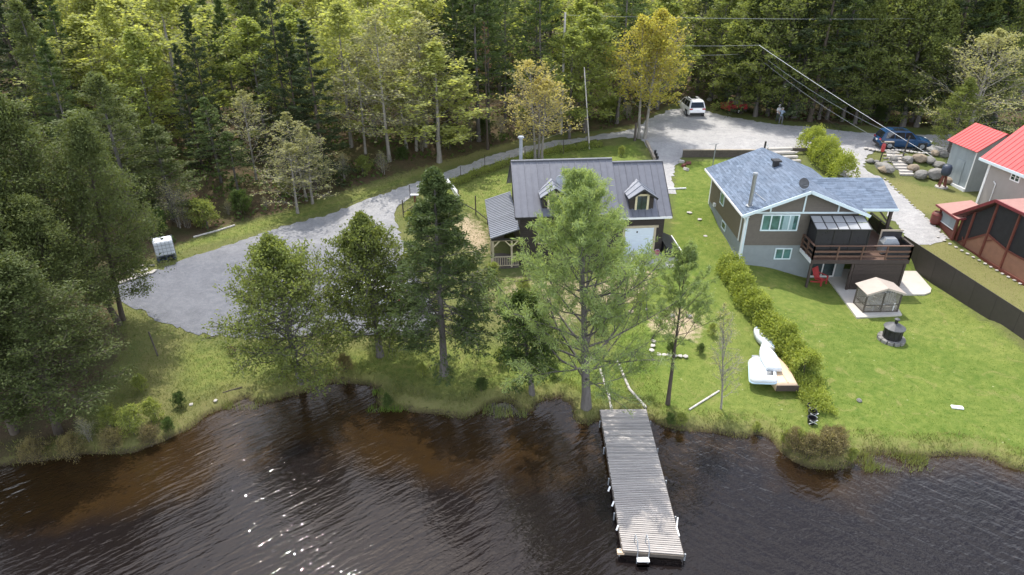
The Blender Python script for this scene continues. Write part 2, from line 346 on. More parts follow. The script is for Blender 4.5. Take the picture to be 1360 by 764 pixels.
def ground_mat():
    m, n, p = newmat('ground_cover')
    a = n.nodes.new('ShaderNodeVertexColor'); a.layer_name = 'cover'
    s = n.nodes.new('ShaderNodeSeparateColor'); n.links.new(a.outputs[0], s.inputs[0])
    n1 = noise(n, .35, 6, .65); n2 = noise(n, 2.2, 6, .7); n3 = noise(n, 14, 5, .75); n4 = noise(n, .12, 3, .5); n5 = noise(n, 45, 3, .7)
    def thr(ch, w=.35):                             # mask broken up by noise
        x = nd(n, 'ShaderNodeMath', operation='ADD'); n.links.new(ch, x.inputs[0])
        y = nd(n, 'ShaderNodeMath', operation='MULTIPLY_ADD'); n.links.new(n2, y.inputs[0]); y.inputs[1].default_value = 1.5; y.inputs[2].default_value = -.75
        n.links.new(y.outputs[0], x.inputs[1]); return ramp(n, x.outputs[0], .5-w/2, .5+w/2)
    rough = mixc(n, ramp(n, n1, .35, .65), (.100,.145,.034), (.165,.170,.062))
    rough = mixc(n, ramp(n, n3, .3, .75), rough, (.10,.105,.04))
    lawnc = mixc(n, ramp(n, n1, .35, .68), (.084,.142,.019), (.130,.188,.028))
    lawnc = mixc(n, ramp(n, n4, .42, .6), lawnc, mixc(n, .5, lawnc, (.22,.24,.065)))
    lawnc = mixc(n, ramp(n, n3, .35, .8), lawnc, mixc(n, .6, lawnc, (.075,.13,.018)))
    lawnc = mixc(n, ramp(n, n5, .45, .75), lawnc, mixc(n, .4, lawnc, (.24,.28,.07)))
    lawnc = mixc(n, ramp(n, n2, .34, .66), mixc(n, .45, lawnc, (.055,.105,.016)), mixc(n, .3, lawnc, (.27,.28,.08)))
    n6 = noise(n, .75, 5, .7, dist=1.2); lawnc = mixc(n, ramp(n, n6, .56, .68), lawnc, mixc(n, .5, lawnc, (.26,.235,.09)))
    spots = nd(n, 'ShaderNodeTexVoronoi', Scale=1.1); n.links.new(n.nodes.new('ShaderNodeTexCoord').outputs['Object'], spots.inputs['Vector'])
    lawnc = mixc(n, ramp(n, spots.outputs['Distance'], .03, .07, (.5,.5,.5), (0,0,0)), lawnc, (.42,.42,.25))
    dryc = mixc(n, ramp(n, n2, .3, .7), (.27,.245,.10), (.20,.165,.085)); dryc = mixc(n, ramp(n, n3, .3, .7), dryc, (.18,.185,.06))
    forc = mixc(n, ramp(n, n2, .35, .65), (.085,.062,.036), (.13,.095,.055)); forc = mixc(n, ramp(n, n1, .45, .65), forc, (.075,.085,.03)); forc = mixc(n, ramp(n, n3, .4, .7), forc, (.055,.040,.025))
    dirtc = mixc(n, ramp(n, n3, .3, .7), (.46,.37,.25), (.34,.27,.18))
    sepz = n.nodes.new('ShaderNodeSeparateXYZ'); n.links.new(n.nodes.new('ShaderNodeTexCoord').outputs['Object'], sepz.inputs[0])
    c = mixc(n, thr(s.outputs[0], .5), rough, lawnc)
    c = mixc(n, mixc(n, .75, (0, 0, 0), thr(s.outputs[1], .6)), c, dryc)
    c = mixc(n, thr(s.outputs[2], .3), c, forc)
    c = mixc(n, thr(a.outputs[1], .4), c, dirtc)
    zz = ramp(n, sepz.outputs[2], .02, .22, (1, 1, 1), (0, 0, 0)); c = mixc(n, zz, c, mixc(n, ramp(n, n3, .4, .6), (.05,.035,.022), (.09,.08,.035)))
    n.links.new(c, p.inputs['Base Color']); p.inputs['Roughness'].default_value = .95; p.inputs['Specular IOR Level'].default_value = .15
    h = mixc(n, .5, n3, n5); bump(n, p, h, .9, .09)
    return m
gme.materials.append(ground_mat())
kind(link('ground', gme), 'structure')
def gravel_mat():
    m, n, p = newmat('gravel'); n1 = noise(n, .25, 4, .6); n2 = noise(n, 1.6, 6, .7); n3 = noise(n, 22, 3, .8); n4 = noise(n, 60, 2, .8)
    w = noise(n, .9, 4, .6, sc=(.22,1.7,1), dist=.6)
    c = mixc(n, ramp(n, n1, .35, .65), (.34,.335,.325), (.43,.42,.40)); c = mixc(n, ramp(n, n2, .3, .75), c, mixc(n, .5, c, (.24,.24,.25)))
    c = mixc(n, ramp(n, w, .44, .60), mixc(n, .25, c, (.2,.2,.21)), mixc(n, .5, c, (.56,.54,.51)))
    c = mixc(n, ramp(n, noise(n, 5, 5, .75), .38, .62), mixc(n, .6, c, (.15,.15,.16)), mixc(n, .4, c, (.62,.61,.59))); c = mixc(n, ramp(n, n3, .3, .7), mixc(n, .55, c, (.13,.13,.14)), mixc(n, .4, c, (.52,.51,.50))); n7 = noise(n, 1.1, 6, .75, dist=.8); c = mixc(n, ramp(n, n7, .36, .64), mixc(n, .35, c, (.12,.12,.12)), mixc(n, .25, c, (.58,.56,.54))); c = mixc(n, .35, c, mixc(n, n4, (.1,.1,.1), (.6,.6,.6)))
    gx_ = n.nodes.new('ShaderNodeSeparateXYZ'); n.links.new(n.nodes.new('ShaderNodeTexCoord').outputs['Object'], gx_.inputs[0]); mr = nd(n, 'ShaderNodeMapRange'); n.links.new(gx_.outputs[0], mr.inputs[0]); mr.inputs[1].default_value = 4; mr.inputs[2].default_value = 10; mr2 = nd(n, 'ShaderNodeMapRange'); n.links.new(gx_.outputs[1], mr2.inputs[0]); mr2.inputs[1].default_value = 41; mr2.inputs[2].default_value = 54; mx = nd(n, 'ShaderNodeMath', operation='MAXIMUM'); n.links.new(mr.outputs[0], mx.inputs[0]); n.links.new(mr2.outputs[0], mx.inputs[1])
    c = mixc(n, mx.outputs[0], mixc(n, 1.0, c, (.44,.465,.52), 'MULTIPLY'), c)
    n.links.new(c, p.inputs['Base Color']); p.inputs['Roughness'].default_value = .95; p.inputs['Specular IOR Level'].default_value = .2; bump(n, p, mixc(n, .5, n3, n4), .8, .05); return m
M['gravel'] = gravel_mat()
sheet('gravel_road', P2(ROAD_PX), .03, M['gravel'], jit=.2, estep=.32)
# ---------------------------------------------------------------- water
wx = np.concatenate([[-1500,-600,-250,-120], np.arange(-70,71,1.), [120,250,600,1500]]); wy = np.concatenate([[-1500,-500,-150,-50,-10], np.arange(0,46,1.)])
WX, WY = np.meshgrid(wx, wy); WD = -shore_d(WX, WY); ii = np.arange(WX.size).reshape(WX.shape)
wq = np.stack([ii[:-1,:-1], ii[:-1,1:], ii[1:,1:], ii[1:,:-1]], -1).reshape(-1, 4)
wme = mesh_np('water', np.stack([WX, WY, WX*0], -1).reshape(-1, 3), quads=wq, smooth=True)
shal = np.clip(1-WD/6.0, 0, 1)*(WX < 9)+np.clip(1-WD/2.5, 0, 1)*.5*(WX >= 9)
wa = wme.color_attributes.new('shallow', 'FLOAT_COLOR', 'POINT'); wa.data.foreach_set('color', np.repeat(shal.ravel()[:, None], 4, 1).astype(np.float32).ravel())
def water_mat():
    m, n, p = newmat('lake_water'); a = n.nodes.new('ShaderNodeVertexColor'); a.layer_name = 'shallow'
    nn = noise(n, .22, 4, .6); x = nd(n, 'ShaderNodeMath', operation='MULTIPLY_ADD'); n.links.new(nn, x.inputs[0]); x.inputs[1].default_value = 1.1; n.links.new(a.outputs[0], x.inputs[2])
    f = ramp(n, x.outputs[0], .70, 1.35)
    c = mixc(n, f, (.009,.007,.007), (.026,.015,.006)); c = mixc(n, ramp(n, noise(n, 1.7, 5, .7), .4, .7, (0,0,0), (.35,.35,.35)), c, (.012,.009,.007))
    n.links.new(c, p.inputs['Base Color']); p.inputs['Roughness'].default_value = .015; p.inputs['IOR'].default_value = 1.333
    co = n.nodes.new('ShaderNodeTexCoord').outputs['Object']
    def waves(scale, ang, along, across, detail=2, dist=.25):
        r_ = n.nodes.new('ShaderNodeMapping'); r_.inputs['Rotation'].default_value = (0, 0, R(-ang)); n.links.new(co, r_.inputs[0])
        return noise(n, scale, detail, .5, vec=r_.outputs[0], sc=(along, across, 1), dist=dist)
    sx_ = n.nodes.new('ShaderNodeSeparateXYZ'); n.links.new(co, sx_.inputs[0])
    side_ = nd(n, 'ShaderNodeMapRange'); n.links.new(sx_.outputs[0], side_.inputs[0]); side_.inputs[1].default_value = 2; side_.inputs[2].default_value = 9
    left = mixc(n, .38, waves(1.0, 44, .5, 2.6), waves(1.0, 34, 1.1, 5.4, 3)); right = mixc(n, .45, waves(1.0, -38, .9, 2.6), waves(1.0, 28, 1.6, 4.4, 3))
    h = mixc(n, side_.outputs[0], left, right); h = mixc(n, .10, h, waves(7.0, 10, .8, 1.2, 2))
    pat = ramp(n, noise(n, .09, 3, .5, vec=co), .35, .68, (.5,.5,.5), (1,1,1))
    pat2 = nd(n, 'ShaderNodeMath', operation='MULTIPLY'); n.links.new(h, pat2.inputs[0]); n.links.new(pat, pat2.inputs[1])
    bump(n, p, pat2.outputs[0], 1.0, .104); return m
wme.materials.append(water_mat()); kind(link('lake_water', wme), 'structure')
# ---------------------------------------------------------------- trees
def nrm(v): return v/(np.linalg.norm(v)+1e-9)
def segs_mesh(name, segs, n, m, smooth=True):
    s = np.array([list(a)+list(b)+[ra, rb] for a, b, ra, rb in segs], float)
    p, q, ra, rb = s[:, 0:3], s[:, 3:6], s[:, 6], s[:, 7]; d = q-p; d /= (np.linalg.norm(d, axis=1)[:, None]+1e-9)
    up = np.where(np.abs(d[:, 2:3]) > .9, np.array([[1., 0, 0]]), np.array([[0, 0, 1.]])); u = np.cross(d, up); u /= np.linalg.norm(u, axis=1)[:, None]; w = np.cross(d, u)
    an = np.arange(n)*2*PI/n; ca, sa = np.cos(an), np.sin(an)
    ring = u[:, None, :]*ca[None, :, None]+w[:, None, :]*sa[None, :, None]
    v = np.concatenate([p[:, None]+ring*ra[:, None, None], q[:, None]+ring*rb[:, None, None]], 1).reshape(-1, 3)
    b = (np.arange(len(s))*2*n)[:, None]; i = np.arange(n); j = (i+1) % n
    f = np.stack([b+i, b+j, b+n+j, b+n+i], -1).reshape(-1, 4)
    me = mesh_np(name, v, quads=f, smooth=smooth); me.materials.append(m); return me
def leaf_mesh(name, c, d, L_, W_, rng, m, jit=.5, flat=0.0):
    """diamond leaves at c, long axis about d"""
    n = len(c); a = d+rng.normal(0, jit, (n, 3)); a[:, 2] *= (1-flat*.5); a /= np.linalg.norm(a, axis=1)[:, None]+1e-9
    r = rng.normal(0, 1, (n, 3)); r[:, 2] *= (1-flat); b = np.cross(a, r); 
    if flat: b[:, 2] *= (1-flat*.6)
    b /= np.linalg.norm(b, axis=1)[:, None]+1e-9
    l = L_*rng.uniform(.65, 1.3, (n, 1)); w = W_*rng.uniform(.7, 1.3, (n, 1))
    v = np.stack([c-a*l*.5, c+b*w*.5, c+a*l*.5, c-b*w*.5], 1).reshape(-1, 3)
    me = mesh_np(name, v, quads=np.arange(n*4).reshape(n, 4)); me.materials.append(m); return me
def poly_branch(rng, p0, d, L_, k, bend, wob):
    pts = [p0]; d = d.copy()
    for i in range(k):
        d = nrm(d+np.array([0, 0, bend/k])+rng.normal(0, wob, 3)); pts.append(pts[-1]+d*L_/k)
    return pts
def make_tree(kind_, H, seed, tr, t0, n1, env, elev, n2, l2, n3, l3, lm, bark, nleaf, LL, LW, bend=0.2, wob=.12, spread=.5, jit=.6, flat=0., lean=(0, 0), twn=3, leafr=.10, inner=0.25, multi=1, droop2=0., trunk_n=9, brr=.35, taper=.9):
    rng = np.random.RandomState(seed); trunk = []; limbs = []; C = []; D = []
    for mi in range(multi):
        off = np.array([0., 0, 0]) if multi == 1 else np.array([math.cos(mi*2.4+seed), math.sin(mi*2.4+seed), 0])*.25
        tl = np.array([lean[0], lean[1], 0.]) + (off*1.1 if multi > 1 else 0)
        K = 12; pts = [off.copy()]
        hh = H*(1 if mi == 0 else rng.uniform(.8, .98))
        wv = rng.normal(0, .012*H/12, (K, 3)); wv[:, 2] = 0
        for i in range(K): pts.append(off+np.array([0, 0, hh*(i+1)/K])+tl*((i+1)/K)**1.1*hh*.1*(1 if multi == 1 else 1.6)+wv[:i+1].sum(0))
        rad = [tr*(1-taper*(i/K)**.8)*(1.25 if i == 0 else 1) for i in range(K+1)]
        for i in range(K): trunk.append((pts[i]-(np.array([0, 0, .4]) if i == 0 else 0), pts[i+1], rad[i], rad[i+1]))
        P_ = np.array(pts)
        for i in range(n1):
            u = (i+rng.rand())/n1; t = t0+(1-t0)*u
            x = t*K; k = min(int(x), K-1); base = P_[k]+(P_[k+1]-P_[k])*(x-k)
            az = i*2.39996+rng.uniform(-.5, .5)+mi; el = R(elev(u))+rng.normal(0, .12)
            L1 = env(u)*hh*rng.uniform(.75, 1.15)
            if L1 < .1: L1 = .1
            d = np.array([math.cos(az)*math.cos(el), math.sin(az)*math.cos(el), math.sin(el)])
            bp = poly_branch(rng, base, d, L1, 4, bend, wob); br = max(.012, tr*brr*(L1/(.3*hh))*.6)
            for s in range(4): limbs.append((bp[s], bp[s+1], br*(1-s*.22), br*(1-(s+1)*.22)))
            bp = np.array(bp)
            for j in range(n2):
                s = inner+(1-inner)*(j+rng.rand())/n2; x = s*4; k = min(int(x), 3); q0 = bp[k]+(bp[k+1]-bp[k])*(x-k)
                bd = nrm(bp[k+1]-bp[k]); side = nrm(np.cross(bd, [0, 0, 1.]))*(1 if j % 2 else -1)
                r3 = rng.normal(0, 1, 3); sd_ = side*(.6+.4*flat)+r3*spread*(1-flat)
                d2 = nrm(bd*.75+sd_*.8+np.array([0, 0, droop2])); L2 = L1*l2*(1.15-s*.6)*rng.uniform(.6, 1.2)
                tp = poly_branch(rng, q0, d2, L2, 2, bend*.6, wob); limbs.append((tp[0], tp[1], br*.32+.004, br*.2+.003)); limbs.append((tp[1], tp[2], br*.2+.003, .003))
                tw = [(tp[0], tp[2], L2)]
                for kx in range(n3):
                    s3 = .3+.7*(kx+rng.rand())/n3; q = tp[0]+(tp[2]-tp[0])*s3
                    d3 = nrm(nrm(tp[2]-tp[0])*.7+rng.normal(0, .6, 3)*np.array([1, 1, 1-flat*.8])+np.array([0, 0, droop2])); L3 = L2*l3*rng.uniform(.6, 1.2)
                    e = q+d3*L3; limbs.append((q, e, br*.12+.003, .002)); tw.append((q, e, L3))
                for (a, b, ll) in tw:
                    k = rng.poisson(nleaf) if nleaf < 30 else nleaf
                    if k:
                        s4 = rng.uniform(.15, 1.08, (k, 1)); dd = nrm(b-a)
                        C.append(a+(b-a)*s4+rng.normal(0, leafr, (k, 3))*np.array([1, 1, 1-.5*flat])); D.append(np.repeat(dd[None], k, 0))
            k = max(1, int(nleaf*1.5)); s4 = rng.uniform(.5, 1.05, (k, 1)); C.append(bp[0]+(bp[4]-bp[0])*s4+rng.normal(0, leafr, (k, 3))); D.append(np.repeat(nrm(bp[4]-bp[0])[None], k, 0))
    tm = segs_mesh('trunk', trunk, trunk_n, bark); bm_ = segs_mesh('branches', limbs, twn, bark)
    C = np.concatenate(C); D = np.concatenate(D); lmz = leaf_mesh('crown', C, D, LL, LW, rng, lm, jit, flat)
    return (tm, bm_, lmz, H, env(.0) if False else max(env(x) for x in np.linspace(0, 1, 12))*H)
cone = lambda w: (lambda u: w*(1-u)**.85+.012)
def oval(w, p=.35): return lambda u: w*(1-.7*u**4)*(math.sin(PI*min(1, max(0, (u*(1-p*.3)+p*.3)))**.8)**.7+.12)
PRO = {}
PRO['spruce'] = [make_tree('s', 14, 11+i, .17, .05, 84, cone(w), lambda u: -14+48*u, 10, .36, 0, .4, M['leaf_spruce_dark'], M['bark_brown'], 10, .24, .075, bend=.12, flat=.6, leafr=.07, jit=.45, droop2=-.15, trunk_n=7) for i, w in enumerate((.20, .155))]
PRO['fir'] = [make_tree('f', 14, 31+i, .15, .30, 62, cone(w), lambda u: -5+45*u, 9, .38, 0, .4, M['leaf_fir'], M['bark_grey'], 9, .25, .085, bend=.2, flat=.5, leafr=.08, jit=.5, trunk_n=7) for i, w in enumerate((.19, .15))]
PRO['cedar'] = [make_tree('c', 12, 41+i, .2, .12, 66, oval(w, .5), lambda u: -5+60*u, 9, .42, 1, .5, M['leaf_cedar'], M['bark_grey'], 7, .22, .10, bend=.35, spread=.5, leafr=.13, jit=.7, trunk_n=8) for i, w in enumerate((.19, .24))]
PRO['gloom'] = [make_tree('c', 13, 46+i, .2, .14, 70, lambda u, w=w: w*(1.02-u)**.65*min(1,.5+2.5*u)+.02, lambda u: -10+55*u, 9, .42, 1, .5, M['leaf_cedar_shade'], M['bark_grey'], 8, .22, .085, bend=.25, spread=.4, leafr=.12, jit=.6, flat=.3, trunk_n=8) for i, w in enumerate((.19, .15))]
PRO['lime'] = [make_tree('l', 13, 51+i, .12, .12, 40, oval(w, .6), lambda u: 25+40*u, 7, .42, 3, .5, M['leaf_lime'], M['bark_pale'], 5.5, .19, .13, bend=.35, leafr=.12, jit=.9, trunk_n=7) for i, w in enumerate((.24, .20))]
PRO['green'] = [make_tree('g', 13, 61+i, .12, .12, 40, oval(w, .6), lambda u: 25+40*u, 7, .42, 3, .5, M['leaf_green'], M['bark_grey'], 5.5, .20, .14, bend=.35, leafr=.13, jit=.9, trunk_n=7) for i, w in enumerate((.25, .21))]
PRO['olive'] = [make_tree('o', 12, 71+i, .085, .15, 34, oval(w, .6), lambda u: 35+35*u, 8, .45, 4, .55, M['leaf_olive'], M['bark_pale'], 1.8, .13, .09, bend=.3, leafr=.06, jit=.9, trunk_n=7, multi=2 if i else 1) for i, w in enumerate((.22, .2))]
PRO['oliveden'] = [make_tree('o', 12, 78, .16, .1, 44, oval(.30, .6), lambda u: 20+50*u, 9, .45, 4, .55, M['leaf_olive'], M['bark_pale'], 3.2, .15, .10, bend=.3, leafr=.08, jit=.9, trunk_n=7)]
PRO['dead'] = [make_tree('d', 12, 81, .12, .3, 40, cone(.10), lambda u: 5+25*u, 6, .4, 0, .5, M['leaf_dead'], M['bark_brown'], 1.6, .15, .05, bend=.1, leafr=.05)]
PRO['bareshrub'] = [make_tree('b', 5, 85, .05, .05, 16, oval(.35, .6), lambda u: 45+25*u, 6, .5, 3, .6, M['leaf_olive'], M['bark_pale'], .7, .10, .07, bend=.3, leafr=.05, multi=4)]
PRO['shrub'] = [make_tree('u', 3.5, 88, .05, .05, 16, oval(.42, .6), lambda u: 35+35*u, 6, .5, 3, .6, M['leaf_dark'], M['bark_brown'], 5, .14, .10, bend=.2, leafr=.1, multi=3)]
PRO['limeshrub'] = [make_tree('u', 3.0, 89, .04, .05, 14, oval(.42, .6), lambda u: 35+35*u, 6, .5, 3, .6, M['leaf_green'], M['bark_grey'], 4, .13, .09, bend=.2, leafr=.1, multi=3)]
PRO['redshrub'] = [make_tree('u', 2.2, 90, .03, .05, 22, oval(.55, .6), lambda u: 30+35*u, 6, .5, 4, .6, M['leaf_red'], M['bark_brown'], 1.9, .09, .06, bend=.2, leafr=.07, multi=4)]
def place_tree(proto, x, y, H, rz, sx=1.0, label='', cat='tree', group=None, name=None, tilt=(0, 0), z=None, leaf=None):
    tm, bm_, lm_, H0, w0 = proto
    t = thing(name or 'tree', label, cat, (x, y, TM(x, y)-.03 if z is None else z), rz, group); s = H/H0
    t.scale = (s*sx, s*sx, s); t.rotation_euler = (tilt[0], tilt[1], rz)
    link('trunk', tm, t); kind(link('branches', bm_, t), 'stuff'); link('crown', lm_, t); return t
# --- the eight trees standing on the shore, each built for itself
def shore_tree(name, label, px, py, ytop, lean_px, mk):
    g = G(px, py); H = ztop(g[1], ytop)-g[2]
    zt = g[2]+H; xt = P(lean_px, ytop, zt)[0]; lx = (xt-g[0])/(H*.1)
    pr = mk(H, (lx, 0)); t = thing(name, label, 'tree', (g[0], g[1], TM(g[0], g[1])-.02), 0)
    link('trunk', pr[0], t); kind(link('branches', pr[1], t), 'stuff'); link('crown', pr[2], t); return t, g, H
shore_tree('cedar_tree', 'broad leaning olive green cedar, leftmost tree standing alone on the shore grass', 399, 507, 318, 352, lambda H, l: make_tree('c', H, 101, .2, .12, 104, oval(.345, 1.0), lambda u: -5+60*u, 11, .42, 2, .5, M['leaf_cedar'], M['bark_grey'], 8.5, .15, .085, bend=.35, spread=.55, leafr=.12, jit=.8, lean=l))
shore_tree('cedar_tree', 'olive green cedar between the leftmost leaning cedar and the dark spruce', 505, 473, 290, 478, lambda H, l: make_tree('c', H, 105, .22, .14, 100, oval(.31, .9), lambda u: 0+58*u, 11, .42, 2, .5, M['leaf_cedar'], M['bark_grey'], 8.5, .15, .085, bend=.35, spread=.55, leafr=.12, jit=.8, lean=l))
shore_tree('spruce_tree', 'tall dark conical spruce with a bare grey lower trunk near the shore', 590, 497, 228, 577, lambda H, l: make_tree('s', H, 107, .24, .22, 125, lambda u: .30*(1-u)**.85*min(1,.55+u*3)+.015, lambda u: -14+50*u, 14, .38, 2, .45, M['leaf_spruce'], M['bark_grey'], 8, .18, .065, bend=.12, flat=.6, leafr=.07, jit=.45, droop2=-.1, lean=l))
shore_tree('young_tree', 'small dark green bushy tree just left of the big white pine', 707, 523, 392, 690, lambda H, l: make_tree('c', H, 111, .17, .22, 50, oval(.28, .5), lambda u: 5+50*u, 9, .42, 2, .5, M['leaf_dark'], M['bark_grey'], 9, .14, .09, bend=.3, leafr=.12, jit=.8, lean=l))
def pine(H, l, seed, n1=66, w=.43, t0=.12, tr=.26, n2=8, nl=25):
    return make_tree('p', H, seed, tr, t0, n1, lambda u: w*(1-.55*u**4)*(1.04-u)**.5*(1 if u > .05 else .8)+.02, lambda u: 10+46*u, n2, .40, 3, .42, M['leaf_pine'], M['bark_grey'], nl, .24, .036, bend=.42, spread=.5, leafr=.09, jit=.55, lean=l, inner=.3, trunk_n=12)
shore_tree('white_pine_tree', 'tallest pale green white pine in front of the dark cottage', 779, 541, 248, 768, lambda H, l: pine(H, l, 113))
shore_tree('thin_pine_tree', 'slim young pine with sparse tufts right of the big white pine', 887, 537, 342, 912, lambda H, l: make_tree('p', H, 117, .12, .40, 34, lambda u: .27*(1.05-u)**.5+.02, lambda u: 25+45*u, 5, .42, 2, .42, M['leaf_pine'], M['bark_brown'], 20, .19, .034, bend=.4, leafr=.05, jit=.5, lean=l, trunk_n=10))
shore_tree('bare_sapling', 'nearly leafless grey sapling right of the slim young pine', 958, 543, 402, 962, lambda H, l: make_tree('o', H, 119, .055, .10, 30, oval(.22, .6), lambda u: 45+25*u, 7, .5, 3, .55, M['leaf_olive'], M['bark_pale'], 1.0, .09, .06, brr=1.0, leafr=.05, lean=l))
# --- trees with shade painted into their foliage at the lower left, close to the water
def left_tree(px, py, ytop, H_w, kind_, label, seed, group=None, leanx=0, name='cedar_tree'):
    g = G(px, py); H = ztop(g[1], ytop)-g[2]; pr = PRO[kind_][seed % len(PRO[kind_])]
    return place_tree(pr, g[0], g[1], H, seed*1.3, H_w/(pr[4]*H/pr[3])*1.0, label, 'tree', group, name, tilt=(0, leanx))
bigp = make_tree('c', 13, 131, .16, .16, 110, lambda u: .25*(1.02-u)**.6*min(1,.5+2.5*u)+.02, lambda u: 8+45*u, 11, .42, 2, .5, M['leaf_cedar_shade'], M['bark_brown'], 9, .15, .06, bend=.3, spread=.5, leafr=.14, jit=.8)
def ltree(px, py, H, wid, tilt, rz, label, pr=None, name='cedar_tree'):
    g = G(px, py); pr = pr or bigp; return place_tree(pr, g[0], g[1], H, rz, wid/(pr[4]*H/pr[3]), label, 'tree', None, name, tilt=tilt)
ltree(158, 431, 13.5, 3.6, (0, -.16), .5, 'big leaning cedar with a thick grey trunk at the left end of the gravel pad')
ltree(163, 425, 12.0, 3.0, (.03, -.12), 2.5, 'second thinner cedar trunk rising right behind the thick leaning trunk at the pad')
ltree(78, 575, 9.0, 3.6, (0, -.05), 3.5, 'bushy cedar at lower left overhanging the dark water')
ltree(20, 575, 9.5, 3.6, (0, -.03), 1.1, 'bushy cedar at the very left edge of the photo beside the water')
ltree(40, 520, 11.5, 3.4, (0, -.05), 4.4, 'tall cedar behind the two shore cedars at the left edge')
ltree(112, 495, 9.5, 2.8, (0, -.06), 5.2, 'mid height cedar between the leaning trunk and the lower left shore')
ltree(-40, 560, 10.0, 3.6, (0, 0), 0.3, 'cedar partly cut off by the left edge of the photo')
ltree(60, 455, 13.5, 3.4, (0, -.04), 2.2, 'tall shade-coloured cedar left of the leaning trunk')
ltree(0, 440, 14.0, 3.6, (0, -.04), 0.7, 'shade-coloured cedar at the left edge above the shore cedars')
# --- hand placed trees of the forest edge: picture column/row of the top, distance, kind, width m
occ = []
EDGE = [
 ('lime', 105, 22, 62, 5.0, 'bright lime tree with layered branches at upper left'),
 ('spruce', 246, 12, 58, 2.2, 'narrow dark spruce standing alone in front of lime trees at upper left'),
 ('spruce', 232, 60, 56, 2.0, 'shorter narrow spruce just left of the lone dark spruce at upper left'),
 ('spruce', 352, -30, 58, 3.2, 'tallest dark spruce of the pair above the gravel lane'),
 ('spruce', 374, 30, 57, 2.6, 'shorter spruce touching the right side of the tallest spruce above the lane'),
 ('spruce', 403, 28, 56, 3.2, 'pointed dark spruce right of the tallest spruce pair above the lane'),
 ('spruce', 388, 60, 58.5, 1.8, 'small spruce squeezed between the two pointed spruces above the lane'),
 ('olive', 395, 150, 52, 2.6, 'grey twiggy tree with few buds in front of the pointed spruces'),
 ('olive', 500, 20, 59, 4.6, 'tall pale grey leafless tree beside the lime tree at the lane'),
 ('olive', 470, 60, 60, 3.4, 'slimmer leafless grey tree left of the tall pale one'),
 ('olive', 535, 40, 61, 3.4, 'leafless grey tree hiding behind the lime tree at the lane'),
 ('lime', 575, 58, 60, 4.2, 'fresh lime green tree with upswept branches beside the gravel lane'),
 ('spruce', 585, -60, 70, 3.2, 'dark spruce behind the lime tree at the lane'),
 ('fir', 615, -50, 68, 2.8, 'dark fir with bare lower trunk behind the rusty dead tree'),
 ('fir', 645, -60, 67, 2.6, 'dark fir with bare trunk directly right of the rusty dead tree'),
 ('fir', 670, -60, 69, 2.8, 'dark fir behind the yellow blossoming tree'),
 ('fir', 600, -20, 66, 2.4, 'fir with bare trunk left of the rusty dead tree'),
 ('dead', 645, 30, 63, 1.6, 'dead conifer with rusty needles among dark firs'),
 ('green', 785, 10, 68, 4.0, 'fresh green tall tree left of the orange budding maple'),
 ('green', 762, 40, 66, 3.2, 'green tree behind the yellow blossoming tree'),
 ('oliveden', 1330, 40, 63, 6.0, 'big olive brown budding tree above the red roofed shed'),
 ('cedar', 1290, 105, 61, 2.2, 'low olive cedar peeking out left of the shed roof'),
 ('olive', 380, 190, 50, 3.0, 'low grey twiggy tree near the lane bend'),
 ('olive', 318, 120, 54, 2.6, 'grey budding tree left of the pointed spruces'),
 ('gloom', 150, 140, 52, 3.2, 'shade-coloured green conifer behind the white water tank'),
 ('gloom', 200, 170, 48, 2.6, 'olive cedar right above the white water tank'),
 ('gloom', 95, 150, 48, 3.2, 'wide shade-coloured cedar upper left of the leaning trunk'),
 ('gloom', 30, 200, 46, 3.4, 'wide shade-coloured cedar at the left edge'),
 ('fir', 270, 130, 53, 2.4, 'dark fir behind the grass verge of the lane'),
 ('fir', 300, 175, 52, 2.2, 'small fir at the verge right of the white water tank'),
 ('bareshrub', 225, 235, 47, 2.0, 'pale bare shrub above the white water tank'),
]
for k, xt, yt, Y, wd, lab in EDGE:
    zt_ = ztop(Y, yt); X = P(xt, yt, zt_)[0] if abs(zt_-HC) > .05 else (xt-CX)/F*(Y*math.cos(PITCH))
    g = TM(X, Y); H = max(3, zt_-g); pr = PRO[k][int(xt) % len(PRO[k])]
    nm = {'lime':'birch_tree','green':'maple_tree','olive':'budding_tree','oliveden':'budding_tree','gloom':'cedar_tree','dead':'dead_tree','bareshrub':'bare_shrub'}.get(k, k+'_tree')
    place_tree(pr, X, Y, H, xt*.7, wd*(1.45 if k in ('lime','green','olive') else 1.0)/(pr[4]*H/pr[3]), lab, 'tree' if 'shrub' not in k else 'shrub', None, nm); occ.append((X, Y, 1.6))
# yellow tree and orange maple: own crowns
yt = make_tree('y', 10, 141, .10, .2, 26, oval(.33, .6), lambda u: 35+35*u, 7, .45, 3, .5, M['leaf_yellow'], M['bark_pale'], 2.3, .15, .12, leafr=.1, multi=3)
g = G(716, 212); H = ztop(g[1], 82)-g[2]; place_tree(yt, g[0], g[1], H, .4, 1.6, 'yellow cream blossoming tree with several stems behind the cottage chimney', 'tree', None, 'blossoming_tree'); occ.append((g[0], g[1], 3))
ot = make_tree('y', 12, 143, .13, .25, 34, oval(.27, .6), lambda u: 40+35*u, 7, .45, 3, .5, M['leaf_orange'], M['bark_pale'], 4.6, .17, .13, leafr=.12, multi=3)
g = G(853, 184); H = ztop(g[1], 16)-g[2]; place_tree(ot, g[0], g[1], H, 2.0, 1.35, 'orange budding maple with twin trunks at the road corner', 'tree', None, 'maple_tree'); occ.append((g[0], g[1], 3))
